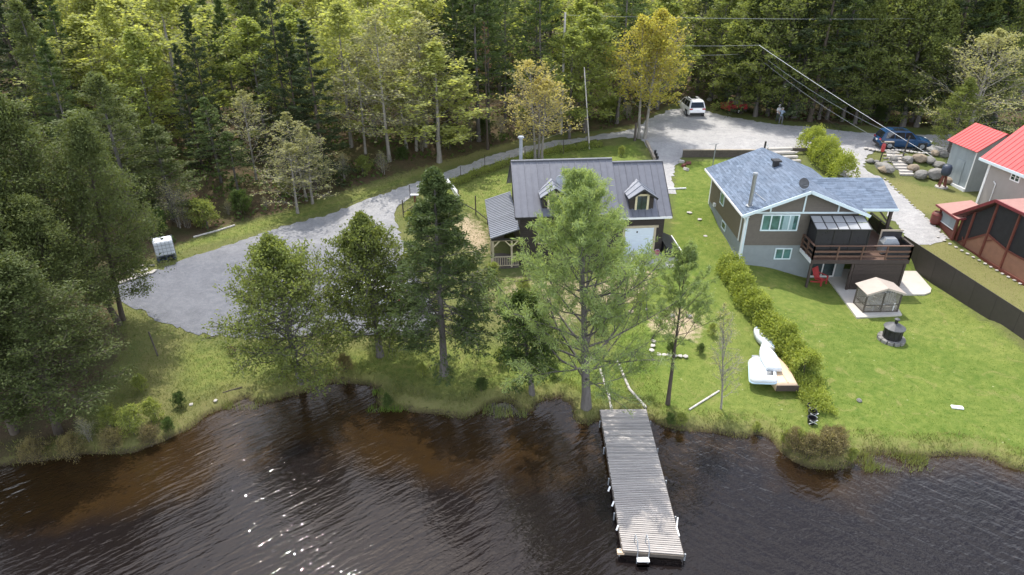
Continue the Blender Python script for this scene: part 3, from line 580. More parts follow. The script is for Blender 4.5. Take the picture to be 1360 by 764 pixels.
# --- random fill of the forest
EXC = P2([(860,190),(850,160),(880,128),(1000,140),(1040,150),(1280,168),(1500,172),(1500,420),(1200,400),(860,400)])
FOR = FOREST
landm = [(-400,100,'at the far left'),(100,215,'up behind the white water tank'),(215,330,'left of the pointed spruces'),(330,440,'behind the pointed spruces'),(440,560,'behind the leafless grey trees'),(560,690,'behind the rusty dead tree'),(690,790,'behind the yellow blossoming tree'),(790,880,'behind the orange maple'),(880,960,'behind the white car'),(960,1060,'behind the two people'),(1060,1160,'across the road from the long hedge'),(1160,1260,'behind the blue car'),(1260,1400,'behind the red roofed shed'),(1400,4000,'off beyond the right side buildings')]
words = {'spruce':'dark conical spruce','fir':'dark bare-trunked fir','cedar':'olive cedar','gloom':'shade-coloured cedar','lime':'bright lime tree','green':'fresh green tree','olive':'grey twiggy tree'}
rr = random.Random(21); cand = []; tries = 0
while len(cand) < 215 and tries < 60000:
    tries += 1
    Y = 46+rr.random()**1.25*72; X = rr.uniform(-1, 1)*(12+Y*.80)
    px, py = PX(X, Y, TM(X, Y))
    if px < -110 or px > 1470: continue
    if not inpoly(np.array([X]), np.array([Y]), FOR)[0]: continue
    if min(math.hypot(X-a, Y-b)/c for a, b, c in occ) < 1: continue
    if X > 14 and Y < 74: continue
    if 325 < px < 440 and Y < 61.5: continue
    if 440 < px < 620 and Y < 58: continue
    kk = None
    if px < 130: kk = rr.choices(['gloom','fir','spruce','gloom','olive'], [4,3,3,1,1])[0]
    elif px < 440: kk = rr.choices(['lime','green','olive','fir','spruce','gloom'], [4,2.5,4,.8,1.0,.7] if Y > 58 else [.3,1,3.5,1.5,1.5,3])[0]
    elif px < 570: kk = rr.choices(['lime','green','olive','spruce'], [4,2,4,.4])[0]
    elif px < 700: kk = rr.choices(['spruce','fir','green'], [4,4,.4])[0]
    elif px < 930: kk = rr.choices(['green','lime','olive','fir','spruce'], [4,2,1.5,1.5,1])[0]
    elif px < 1060: kk = rr.choices(['fir','spruce','green','cedar'], [3,3,1.5,2])[0]
    elif px < 1180: kk = rr.choices(['cedar','fir','green','spruce'], [4,3,1.5,2])[0]
    else: kk = rr.choices(['fir','spruce','cedar','green'], [3,3,3,.6])[0]
    sp = {'spruce':2.6,'fir':2.5,'cedar':2.9,'gloom':2.9,'lime':3.6,'green':3.6,'olive':3.2}[kk]
    occ.append((X, Y, sp)); cand.append((X, Y, kk, px))
# dense front row on the right, across the road
for i in range(26):
    px = 985+i*14+rr.uniform(-5, 5); p0 = G(px, 160+min(14, max(0, (px-985)*.06)))
    X, Y = p0[0], p0[1]+rr.uniform(1.2, 3.4); cand.append((X, Y, rr.choice(['fir','cedar','fir','spruce','cedar']), px))
cnt = {}
cand.sort(key=lambda c: c[3])
_o = ['first','second','third','fourth','fifth','sixth','seventh','eighth','ninth','tenth','eleventh','twelfth','thirteenth','fourteenth','fifteenth','sixteenth','seventeenth','eighteenth','nineteenth','twentieth']
ordw = _o+[t+'-'+w for t in ('twenty','thirty') for w in _o[:9]]
for X, Y, kk, px in cand:
    lm_ = next(l for a, b, l in landm if a <= px < b) if px >= -400 else landm[0][2]
    row = 'front row' if Y < 66 or (X > 14 and Y < 80) else ('middle rows' if Y < 86 else 'deep rows')
    key = (kk, lm_, row); cnt[key] = cnt.get(key, 0)+1; o = ordw[min(cnt[key]-1, 37)]
    H = rr.uniform(11.5, 16.5)*{'olive':.88,'green':.95,'cedar':.9,'lime':.98}.get(kk, 1.05)
    if Y < 56 and X < 0: H *= .72
    if kk in ('spruce', 'fir') and X > 12: H *= 1.05
    pr = rr.choice(PRO[kk]); nm = {'lime':'birch_tree','green':'maple_tree','olive':'budding_tree','gloom':'cedar_tree'}.get(kk, kk+'_tree')
    place_tree(pr, X, Y, H, rr.uniform(0, 6.28), rr.uniform(1.0, 1.4)*(1.5 if kk in ('lime','green','olive') else 1.05), f'{o} {words[kk]} from left, {row}, {lm_}', 'tree', 'trees of the forest '+lm_, nm, tilt=(rr.uniform(-.04, .04), rr.uniform(-.05, .05)))
# ---------------------------------------------------------------- building materials
def stripes(name, a, b, period, axis='Z', rough=.6, depth=.012, vary=.3, metal=0, sharp=.88, scale=5):
    m, n, p = newmat(name); co = n.nodes.new('ShaderNodeTexCoord').outputs['Object']
    s = n.nodes.new('ShaderNodeSeparateXYZ'); n.links.new(co, s.inputs[0])
    d = nd(n, 'ShaderNodeMath', operation='DIVIDE'); n.links.new(s.outputs[axis], d.inputs[0]); d.inputs[1].default_value = period
    fr = nd(n, 'ShaderNodeMath', operation='FRACT'); n.links.new(d.outputs[0], fr.inputs[0])
    g = ramp(n, fr.outputs[0], sharp, 1.0); c = mixc(n, ramp(n, noise(n, scale, 5, .65), .3, .7), a, b)
    fl = nd(n, 'ShaderNodeMath', operation='FLOOR'); n.links.new(d.outputs[0], fl.inputs[0])
    wn = nd(n, 'ShaderNodeTexWhiteNoise', noise_dimensions='1D'); n.links.new(fl.outputs[0], wn.inputs['W'])
    c = mixc(n, vary, c, mixc(n, wn.outputs[0], tuple(v*.6 for v in a), tuple(min(1, v*1.3) for v in a)))
    n.links.new(c, p.inputs['Base Color']); p.inputs['Roughness'].default_value = rough; p.inputs['Metallic'].default_value = metal
    bump(n, p, g, 1.0, -depth); return m
def shingles(name, a, b):
    m, n, p = newmat(name); co = n.nodes.new('ShaderNodeTexCoord').outputs['UV']
    t = nd(n, 'ShaderNodeTexBrick', Scale=1.0); n.links.new(co, t.inputs['Vector']); t.inputs['Color1'].default_value = c4(a); t.inputs['Color2'].default_value = c4(b)
    t.inputs['Mortar'].default_value = c4(tuple(v*.5 for v in a)); t.inputs['Mortar Size'].default_value = .025; t.inputs['Brick Width'].default_value = .62; t.inputs['Row Height'].default_value = .24; t.inputs['Bias'].default_value = -.2
    w = nd(n, 'ShaderNodeTexVoronoi', Scale=2.2); mp_ = n.nodes.new('ShaderNodeMapping'); mp_.inputs['Scale'].default_value = (.9, 3.1, 1); n.links.new(co, mp_.inputs[0]); n.links.new(mp_.outputs[0], w.inputs['Vector'])
    c = mixc(n, .5, t.outputs[0], mixc(n, ramp(n, w.outputs['Color'], .3, .8), tuple(v*.8 for v in a), tuple(v*1.35 for v in b)))
    c = mixc(n, ramp(n, noise(n, .8, 4, .6), .3, .7), c, mixc(n, .3, c, (.14,.16,.2)))
    n.links.new(c, p.inputs['Base Color']); p.inputs['Roughness'].default_value = .9; p.inputs['Specular IOR Level'].default_value = .2; bump(n, p, t.outputs['Fac'], .6, -.02); return m
def setuv(me, fn):
    uv = me.uv_layers.new(name='UVMap')
    for l in me.loops: uv.data[l.index].uv = fn(me.vertices[l.vertex_index].co)
def glassmat(name, col, rough=.08):
    m, n, p = newmat(name); c = mixc(n, ramp(n, noise(n, 1.6, 3, .5), .35, .65), col, tuple(v*.4 for v in col)); n.links.new(c, p.inputs['Base Color']); p.inputs['Roughness'].default_value = rough; p.inputs['Specular IOR Level'].default_value = .8; return m
def screenmat(name, col, alpha):
    m, n, p = newmat(name); c = mixc(n, ramp(n, noise(n, 2.5, 4, .6), .3, .7), col, tuple(v*.6 for v in col)); n.links.new(c, p.inputs['Base Color']); p.inputs['Roughness'].default_value = .6; p.inputs['Alpha'].default_value = alpha; return m
M['metal_roof'] = mat('charcoal_metal_roof', (.165,.17,.19), (.13,.135,.155), 3, .42, .08, .004, metal=.35)
M['metal_roof2'] = mat('light_metal_roof', (.20,.215,.25), (.165,.18,.21), 3, .4, .08, .004, metal=.35)
M['dark_siding'] = stripes('dark_brown_siding', (.036,.027,.022), (.022,.017,.015), .16, 'Z', .7)
M['cream'] = mat('cream_trim', (.62,.55,.36), (.52,.46,.30), 5, .6, .1)
M['cream2'] = mat('weathered_cream_wood', (.46,.40,.28), (.34,.29,.20), 5, .7, .2)
M['white'] = mat('white_paint', (.76,.77,.77), (.68,.69,.70), 4, .5, .08)
M['white_door'] = stripes('white_garage_door', (.60,.68,.74), (.56,.63,.70), .52, 'Z', .45, .02, .05)
M['blue_trim'] = mat('pale_blue_trim', (.62,.72,.76), (.54,.64,.68), 4, .5, .08)
M['taupe'] = stripes('taupe_siding', (.150,.125,.085), (.125,.104,.07), .13, 'Z', .75, .012, .08)
M['taupe_front'] = stripes('grey_taupe_siding', (.135,.118,.10), (.115,.10,.085), .13, 'Z', .75, .012, .08)
M['concrete'] = mat('concrete', (.36,.36,.35), (.28,.28,.275), 3, .9, .3)
M['foundation'] = mat('grey_parging', (.23,.26,.27), (.19,.215,.225), 2.5, .9, .3)
M['shingle'] = shingles('blue_grey_shingles', (.095,.128,.178), (.140,.18,.24))
M['glass'] = glassmat('window_glass', (.05,.075,.08))
M['glass_teal'] = glassmat('teal_window_glass', (.10,.22,.21))
M['curtain'] = mat('pale_curtain', (.30,.42,.44), (.2,.3,.32), 9, .8, .1, sc=(4,1,.2))
M['deck_wood'] = mat('red_brown_deck_wood', (.13,.072,.048), (.085,.048,.034), 6, .75, .3)
M['deck_dark'] = mat('dark_stained_wood', (.055,.040,.034), (.035,.026,.022), 6, .75, .3)
M['screen'] = screenmat('dark_insect_screen', (.025,.024,.028), .86)
M['black'] = mat('black_metal', (.018,.018,.02), (.012,.012,.013), 6, .45, .1)
M['steel'] = mat('brushed_steel', (.42,.42,.42), (.30,.30,.30), 6, .35, .1, metal=.8)
M['grey_metal'] = mat('grey_metal', (.30,.32,.34), (.22,.24,.26), 6, .5, .15, metal=.3)
M['dark_metal'] = mat('dark_grey_metal', (.075,.078,.082), (.05,.052,.055), 5, .55, .15)
M['driftwood'] = mat('muddy_litter', (.10,.075,.05), (.05,.04,.028), 9, .9, 0)
M['panel'] = mat('smoked_roof_panel', (.34,.35,.36), (.26,.27,.28), 2, .35, .05)
M['red_roof'] = mat('red_metal_roof', (.52,.085,.085), (.43,.068,.07), 1.3, .6, .1, spec=.3)
M['grey_wall'] = mat('worn_grey_wall', (.30,.34,.35), (.21,.24,.25), 1.6, .85, .4, sc=(1,1,.4))
M['tan_wall'] = mat('warm_grey_stucco', (.33,.30,.28), (.29,.265,.25), 2, .85, .3)
M['red_wood'] = mat('dark_red_wood', (.145,.040,.027), (.10,.030,.021), 6, .6, .2)
M['red_fascia'] = mat('dark_red_fascia', (.19,.030,.036), (.13,.022,.028), 6, .5, .1)
M['pink_roof'] = mat('faded_pink_roof', (.33,.175,.15), (.26,.14,.12), 3, .7, .2)
M['sunlit_panel'] = mat('sunlit_brown_panel', (.27,.135,.085), (.20,.10,.065), 2, .8, .25)  # sunlight on the wall below the roof shade, painted as tan
M['fence'] = mat('charcoal_fence', (.040,.034,.028), (.030,.026,.022), 3, .7, .2)
M['slab'] = mat('pale_concrete_slab', (.50,.47,.42), (.42,.40,.36), 1.8, .9, .25)
M['dock'] = mat('weathered_grey_planks', (.40,.37,.345), (.25,.235,.22), 2.2, .85, .5, .01, sc=(.5,5,1))
M['dockdark'] = mat('wet_dark_planks', (.30,.285,.27), (.17,.16,.155), 2.2, .85, .5, .01, sc=(.5,5,1))
M['stone'] = mat('grey_boulder', (.23,.222,.205), (.12,.115,.108), 2.2, .9, .8, .05)
M['stone_tan'] = mat('tan_boulder', (.31,.25,.18), (.17,.14,.105), 2.2, .9, .8, .05)
M['stone_pale'] = mat('pale_flagstone', (.46,.435,.40), (.30,.285,.26), 3, .9, .6, .03)
M['red_plastic'] = mat('red_plastic', (.40,.05,.05), (.30,.035,.04), 4, .45, .05)
M['pink'] = mat('pink_plastic', (.62,.12,.25), None, 4, .4, .05)
M['timber'] = mat('weathered_timber', (.36,.31,.25), (.22,.19,.15), 5, .85, .4, sc=(1,1,1))
M['timber_dark'] = mat('dark_timber', (.10,.085,.07), (.06,.05,.042), 5, .85, .4)
M['blue_paint'] = mat('blue_car_paint', (.013,.05,.12), (.011,.042,.10), 2, .22, .0)
M['white_paint'] = mat('white_car_paint', (.78,.78,.78), (.74,.74,.75), 2, .25, .0)
M['car_glass'] = glassmat('car_glass', (.02,.024,.028), .05)
M['tyre'] = mat('tyre_rubber', (.022,.022,.022), (.016,.016,.016), 6, .9, .2)
M['lamp_red'] = mat('red_lamp', (.35,.02,.02), None, 4, .25, 0)
M['lamp_clear'] = mat('clear_lamp', (.7,.7,.7), None, 4, .15, 0)
M['tank'] = mat('cloudy_white_plastic', (.66,.70,.74), (.56,.60,.65), 3, .45, .1)
M['navy'] = mat('navy_plastic', (.035,.05,.08), (.025,.035,.06), 4, .5, .1)
M['skin'] = mat('skin', (.55,.36,.27), None, 4, .6, 0)
M['shirt_white'] = mat('white_shirt', (.72,.73,.76), None, 4, .9, .1)
M['shirt_blue'] = mat('grey_blue_shirt', (.30,.38,.48), None, 4, .9, .1)
M['trousers'] = mat('dark_trousers', (.05,.055,.07), None, 4, .9, .1)
M['shorts'] = mat('grey_trousers', (.14,.15,.17), None, 4, .9, .1)
M['hair'] = mat('grey_hair', (.35,.33,.31), None, 9, .9, .2)
M['boat_tan'] = mat('tan_hull', (.60,.45,.31), (.52,.38,.25), 3, .5, .15)
M['boat_white'] = mat('white_hull', (.60,.63,.65), (.50,.54,.57), 3, .4, .1)
M['boat_blue'] = mat('pale_blue_hull', (.42,.56,.66), (.36,.50,.60), 3, .4, .1)

def fquad(parent, name, pts, th, m, label=None, uvf=None):
    """thick flat piece: pts a 3d polygon, thickened along its normal"""
    p = [Vector(q) for q in pts]; nn = (p[1]-p[0]).cross(p[2]-p[0]).normalized()
    if nn.z < -1e-6: nn = -nn
    mb = MB(); n = len(p); mb.add(p+[q-nn*th for q in p], [tuple(range(n)), tuple(range(n, 2*n))[::-1]]+[(i, n+i, n+(i+1) % n, (i+1) % n) for i in range(n)])
    me = mb.mesh(name, m)
    if uvf:
        u = (p[1]-p[0]).normalized(); v = nn.cross(u)
        setuv(me, lambda c: ((c-p[0]).dot(u)+uvf[0], (c-p[0]).dot(v)+uvf[1]))
    return link(name, me, parent, label)
def metal_panels(parent, p00, p10, p01, p11, n, m, th=.04, rib=.035, name='roof_panel', ribs=2):
    """n separate ribbed sheets between eave p00-p10 and ridge p01-p11"""
    p00, p10, p01, p11 = map(Vector, (p00, p10, p01, p11)); nn = (p10-p00).cross(p01-p00).normalized()
    if nn.z < 0: nn = -nn
    for i in range(n):
        a, b = i/n, (i+1)/n; g = .004/max(.1, (p10-p00).length)
        e0, e1 = p00.lerp(p10, a+g), p00.lerp(p10, b-g); r0, r1 = p01.lerp(p11, a+g), p01.lerp(p11, b-g)
        mb = MB(); q = [e0, e1, r1, r0]
        mb.add(q+[v-nn*th for v in q], [(0,1,2,3), (7,6,5,4), (0,4,5,1), (1,5,6,2), (2,6,7,3), (3,7,4,0)])
        for k in range(ribs):
            t = (k+.0)/ribs; ee, ec = e0.lerp(e1, t), e0.lerp(e1, t+.06/max(.2, (e1-e0).length)); re, rc = r0.lerp(r1, t), r0.lerp(r1, t+.06/max(.2, (r1-r0).length) if (r1-r0).length > .2 else t+.02)
            q = [ee, ec, rc, re]; mb.add([v+nn*.002 for v in q]+[v+nn*rib for v in q], [(4,5,6,7), (0,1,5,4), (1,2,6,5), (2,3,7,6), (3,0,4,7)])
        mb.build(name, m, parent)
def window(parent, c, w, h, face='front', frame=M['white'], glass=M['glass'], fw=.07, mull=0, d=.05, curtain=False, bars=0, label=None):
    """window centred at c on a wall; face front (-y) or left (-x)"""
    cx, cy, cz = c
    def B(mb, u0, u1, z0, z1, o0, o1):
        if face == 'front': mb.b(cx+u0, cx+u1, cy-o1, cy-o0, cz+z0, cz+z1)
        elif face == 'left': mb.b(cx-o1, cx-o0, cy+u0, cy+u1, cz+z0, cz+z1)
    f = MB(); B(f, -w/2, -w/2+fw, -h/2, h/2, 0, d); B(f, w/2-fw, w/2, -h/2, h/2, 0, d); B(f, -w/2+fw, w/2-fw, h/2-fw, h/2, 0, d); B(f, -w/2+fw, w/2-fw, -h/2, -h/2+fw, 0, d)
    for k in range(mull): u = -w/2+w*(k+1)/(mull+1); B(f, u-fw*.45, u+fw*.45, -h/2+fw, h/2-fw, 0, d*.9)
    for k in range(bars): z = -h/2+h*(k+1)/(bars+1); B(f, -w/2+fw, w/2-fw, z-.015, z+.015, 0, d*.7)
    wo = f.build('window', frame, parent, label=label)
    for k in range(mull+1):
        u0 = -w/2+w*k/(mull+1)+fw*.5; u1 = -w/2+w*(k+1)/(mull+1)-fw*.5
        g = MB(); B(g, u0, u1, -h/2+fw*.9, h/2-fw*.9, .003, d*.45); g.build('pane', glass, wo)
    if curtain:
        g = MB(); B(g, w*.08, w*.36, -h/2+fw*1.2, h/2-fw*1.2, d*.45, d*.55); g.build('curtain', M['curtain'], wo)
    return wo
# ---------------------------------------------------------------- dark cottage
ct = thing('cottage', 'dark brown cottage with charcoal metal roof and two dormers behind the white pine', 'cottage', (10.6, 43.0, 0), R(5))
ZW = 4.92
def gable_body(parent, x0, x1, y0, y1, z0, zw, zr, m):
    mb = MB(); ym = (y0+y1)/2; v = [(x0,y0,z0),(x0,y1,z0),(x0,y1,zw),(x0,ym,zr),(x0,y0,zw)]; v += [(x1,)+a[1:] for a in v]
    mb.add(v, [(0,1,2,3,4),(9,8,7,6,5),(0,4,9,5),(1,6,7,2),(4,3,8,9),(3,2,7,8),(0,5,6,1)]); return mb.build('wall', m, parent)
gable_body(ct, -10.1, -.02, 0, 6.2, .6, ZW-.08, ZW+2.4, M['dark_siding'])
SL = .8
for (x0, x1, dz, n) in ((-10.45, -3.3, .28, 8), (-3.3, .35, 0, 4)):
    e = ZW-.32+dz; r = ZW+3.1*SL+dz
    metal_panels(ct, (x0, -.4, e), (x1, -.4, e), (x0, 3.1, r), (x1, 3.1, r), n, M['metal_roof'])
    metal_panels(ct, (x0, 6.6, e), (x1, 6.6, e), (x0, 3.1, r), (x1, 3.1, r), n, M['metal_roof'])
    MB().bar((x0, 3.1, r+.02), (x1, 3.1, r+.02), .22, .07).build('ridge_cap', M['metal_roof'], ct)
    MB().b(x0, x1, -.43, -.405, e-.16, e-.01).build('fascia', M['black'] if dz else M['white'], ct)
for x in (-10.46, .36):
    dz = .28 if x < 0 else 0
    MB().bar((x, -.4, ZW-.32+dz-.06), (x, 3.1, ZW+3.1*SL+dz-.06), .04, .16).bar((x, 6.6, ZW-.32+dz-.06), (x, 3.1, ZW+3.1*SL+dz-.06), .04, .16).build('rake_board', M['black'], ct)
MB().b(-3.33, -3.27, -.38, 3.1, ZW-.3, ZW-.2).add([(-3.31,-.4,4.6),(-3.31,3.1,7.4),(-3.31,3.1,7.66),(-3.31,-.4,4.86),(-3.29,-.4,4.6),(-3.29,3.1,7.4),(-3.29,3.1,7.66),(-3.29,-.4,4.86)], [(0,1,2,3),(7,6,5,4)]).build('step_flashing', M['metal_roof'], ct)
def dormer(cx, dz):
    d = bpy.data.objects.new('dormer', None); 
    w = .82; y0 = .1; zb = ZW-.02+dz; ze = 5.92+dz; zr = 6.52+dz
    mb = MB(); v = [(cx-w, y0, zb+.1), (cx+w, y0, zb+.1), (cx+w, y0, ze), (cx, y0, zr-.05), (cx-w, y0, ze)]; yb = 2.1
    mb.add(v+[(a, yb, c) for a, _, c in v], [(0,1,2,3,4), (9,8,7,6,5), (0,4,9,5), (1,6,7,2), (4,3,8,9), (3,2,7,8)])
    dd = mb.build('dormer', M['dark_siding'], ct)
    for s in (-1, 1):
        e0 = (cx+s*1.0, -.22, ze-.06); e1 = (cx+s*1.0, 1.55, ze-.06); r0 = (cx, -.22, zr); r1 = (cx, 2.25, zr)
        metal_panels(dd, e0, e1, r0, r1, 3, M['metal_roof2'], name='dormer_roof_panel', ribs=1)
        MB().bar((cx+s*1.0, -.24, ze-.12), (cx, -.24, zr-.06), .03, .13).build('dormer_fascia', M['black'], dd)
    f = MB(); ww, h = .96, 1.28; zc = 5.32+dz; t = .14
    f.b(cx-ww/2, cx-ww/2+t, y0-.05, y0-.004, zc-h/2, zc+h/2).b(cx+ww/2-t, cx+ww/2, y0-.05, y0-.004, zc-h/2, zc+h/2).b(cx-ww/2-.04, cx+ww/2+.04, y0-.06, y0-.004, zc+h/2, zc+h/2+.13).b(cx-ww/2+t, cx+ww/2-t, y0-.05, y0-.004, zc-h/2, zc-h/2+t)
    f.build('window_trim', M['cream'], dd); MB().b(cx-ww/2+t, cx+ww/2-t, y0-.03, y0-.006, zc-h/2+t, zc+h/2).build('pane', M['glass'], dd)
    MB().b(cx-.025, cx+.025, y0-.04, y0-.031, zc-h/2+t, zc+h/2).build('glazing_bar', M['cream'] if dz else M['black'], dd)
dormer(-1.72, 0); dormer(-7.75, .25)
gd = MB().b(-2.75, -.72, -.06, -.003, 1.62, 3.66).build('garage_door', M['white_door'], ct); MB().b(-1.95, -1.85, -.08, -.06, 3.3, 3.42).build('handle', M['black'], gd)
MB().b(-.72, -.56, -.09, -.003, 1.6, 3.66).b(-2.91, -2.75, -.09, -.003, 1.6, 3.66).b(-3.05, -.42, -.1, -.003, 3.66, 3.82).build('door_trim', M['cream2'], ct)
window(ct, (-5.3, 0, 3.2), 1.1, 1.2, frame=M['cream2'], mull=1); window(ct, (-8.4, 0, 3.2), .9, 1.0, frame=M['cream2'], mull=1)
MB().b(-2.9, .9, -2.3, -.02, 1.55, 1.66).build('apron', M['concrete'], ct)
cp = MB(); cp.tube((-9.6, 4.6, 5.6), (-9.6, 4.6, 8.9), .125, n=14).build('chimney_pipe', M['grey_metal'], ct); MB().tube((-9.6, 4.6, 8.9), (-9.6, 4.6, 9.0), .24, .20, 14).build('chimney_cap', M['grey_metal'], ct)
# porch on the left
PXL, PXR = -12.15, -10.16
metal_panels(ct, (PXL, -.45, 3.42), (PXL, 7.0, 3.42), (PXR, -.45, 4.05), (PXR, 7.0, 4.05), 12, M['metal_roof2'], name='porch_roof_panel')
MB().b(PXL+.05, PXR, -.48, -.46, 3.26, 3.42).build('porch_fascia', M['black'], ct)
MB().b(PXL+.1, PXR, -.36, 6.8, 1.05, 1.17).build('porch_floor', M['timber_dark'], ct)
for y in (-.3, 2.1, 4.5, 6.7): MB().b(PXL+.12, PXL+.24, y-.06, y+.06, 1.17, 3.36).build('porch_post', M['cream2'], ct)
MB().b(-10.75, -10.63, -.36, -.24, 1.17, 3.3).build('porch_post', M['cream2'], ct)
MB().b(PXL+.12, PXR, -.36, -.28, 3.16, 3.26).build('porch_beam', M['cream2'], ct)
for (x, s) in ((PXL+.24, 1), (-10.75, -1), (-10.63, 1)): MB().bar((x, -.32, 2.75), (x+s*.38, -.32, 3.15), .05, .08).build('porch_bracket', M['cream'], ct)
MB().b(PXL+.24, PXR, -.35, -.28, 1.93, 1.99).build('handrail', M['cream2'], ct); MB().b(PXL+.24, PXR, -.35, -.29, 1.26, 1.31).build('bottom_rail', M['cream2'], ct)
bme = MB().b(-.02, .02, -.02, .02, 0, .62).mesh('baluster', M['cream2'])
for i in range(11):
    o = link('baluster', bme, ct); o.location = (PXL+.36+i*.155, -.315, 1.31)
MB().b(-11.9, -10.9, 3.6, 4.6, 1.18, 2.2).build('porch_cabinet', M['timber_dark'], ct)
MB().b(PXL+.1, PXR, -.34, -.30, .8, 1.04).build('porch_skirt', M['deck_dark'], ct)
# ---------------------------------------------------------------- big taupe house
hs = thing('house', 'taupe walkout house with blue grey shingle roof and a raised screened deck', 'house', (0, 0, 0), 0)
x0, x1, y0, y1 = 15.75, 23.1, 41.6, 50.2
mb = MB(); mb.b(x0, x1, y0, y1, .0, 2.9).build('foundation', M['foundation'], hs)
mb = MB(); mb.b(x0-.04, x1+.04, y0-.04, y1+.04, 2.905, 5.24); mb.build('wall', M['taupe'], hs)
gx = 19.4
MB().add([(x0-.02, y0-.05, 5.25), (x1+.02, y0-.05, 5.25), (gx, y0-.05, 6.75), (x0-.02, y1+.05, 5.25), (x1+.02, y1+.05, 5.25), (gx, y1+.05, 6.75)], [(0,1,2), (5,4,3), (0,2,5,3), (2,1,4,5), (0,3,4,1)]).build('gable', M['taupe_front'], hs)
MB().b(x0-.05, x1+.05, y0-.055, y0-.042, 2.92, 5.24).build('front_siding', M['taupe_front'], hs)
ex0, ex1, ey0, ey1, ze, zr = 15.22, 23.6, 41.0, 50.75, 5.34, 7.03
fquad(hs, 'roof_slope', [(ex0, ey1, ze), (ex0, ey0, ze), (gx, ey0, zr), (gx, ey1, zr)], .09, M['shingle'], uvf=(0, 0))
fquad(hs, 'roof_slope', [(ex1, ey0, ze), (ex1, ey1, ze), (gx, ey1, zr), (gx, ey0, zr)], .09, M['shingle'], uvf=(0, 0))
MB().b(ex0-.05, ex0-.005, ey0, ey1, ze-.16, ze-.01).build('gutter', M['white'], hs)
for (a, b) in (((ex0-.03, ey0-.03, ze-.10), (gx, ey0-.03, zr-.10)), ((ex1+.03, ey0-.03, ze-.10), (gx, ey0-.03, zr-.10))): MB().bar(a, b, .05, .2).build('rake_board', M['blue_trim'], hs)
MB().b(ex0, x0-.05, ey0+.02, ey1-.02, ze-.17, ze-.13).build('soffit', M['white'], hs)
MB().b(x0-.1, x1+.4, y0-.11, y0-.06, 5.24, 5.36).build('gable_band', M['blue_trim'], hs)
for x, h in ((17.2, .62), (gx-.02, 1.35), (21.7, .62)): MB().b(x-.05, x+.05, y0-.1, y0-.056, 5.36, 5.3+h).build('gable_batten', M['blue_trim'], hs)
for x in (x0-.06,): MB().b(x-.03, x+.14, y0-.08, y0-.05, .9, 5.24).b(x-.05, x-.0, y0-.08, y0+.14, .9, 5.2).build('corner_board', M['blue_trim'], hs)
MB().b(x0-.08, x0-.045, y0+.7, y0+.86, 2.9, 5.2).build('side_batten', M['white'], hs); MB().b(x0-.07, x0-.045, y1-.12, y1+.05, 2.6, 5.2).build('side_batten', M['white'], hs)
MB().path([(15.3, 41.1, 5.25), (15.62, 41.45, 4.7), (15.62, 41.45, 2.0), (15.5, 41.3, 1.6)], .05, 8).build('downspout', M['white'], hs)
window(hs, (17.98, y0-.055, 4.58), 2.5, 1.2, mull=3, frame=M['blue_trim'], glass=M['glass_teal'], curtain=True, fw=.09)
window(hs, (18.65, y0-.0, 2.25), 1.15, .85, mull=1, frame=M['blue_trim'], glass=M['glass_teal'], fw=.08)
window(hs, (x0-.04, 47.0, 4.35), .95, 1.2, face='left', frame=M['blue_trim'], glass=M['glass_teal']); window(hs, (x0, 45.9, 2.5), .95, .6, face='left', frame=M['blue_trim'])
MB().b(x0-.2, x0-.045, 48.3, 48.6, 3.05, 3.3).build('dryer_vent', M['white'], hs)
# cross gable over the porch
zc, yc = 6.52, 45.05
xs_ = gx+(zr-zc)/((zr-ze)/(ex1-gx))
fquad(hs, 'porch_roof_slope', [(ex1-.1, 42.1, 5.36), (26.0, 42.1, 5.36), (26.05, yc, zc), (xs_, yc, zc+.01)], .08, M['shingle'], uvf=(3, 3))
fquad(hs, 'porch_roof_slope', [(xs_, yc, zc+.01), (26.05, yc, zc), (26.0, 48.0, 5.36), (ex1-.1, 48.0, 5.36)], .08, M['shingle'], uvf=(3, 3))
MB().b(ex1, 26.05, 42.04, 42.085, 5.18, 5.35).build('porch_fascia', M['blue_trim'], hs)
MB().add([(25.9,42.15,5.3),(25.9,47.9,5.3),(25.9,yc,6.42),(25.95,42.15,5.3),(25.95,47.9,5.3),(25.95,yc,6.42)], [(0,1,2),(5,4,3),(0,3,4,1),(0,2,5,3),(2,1,4,5)]).build('porch_gable', M['taupe_front'], hs)
for y in (42.4, 47.6): MB().b(25.68, 25.86, y-.09, y+.09, .5, 5.28).build('porch_post', M['deck_dark'], hs)
MB().b(23.6, 25.9, 42.32, 42.48, 5.05, 5.27).build('porch_beam', M['deck_dark'], hs)
MB().bar((25.77, 42.4, 4.2), (25.0, 42.4, 5.05), .1).build('brace', M['deck_dark'], hs)
MB().b(23.15, 23.25, 43.2, 44.1, 2.8, 4.85).build('side_door', M['blue_trim'], hs)
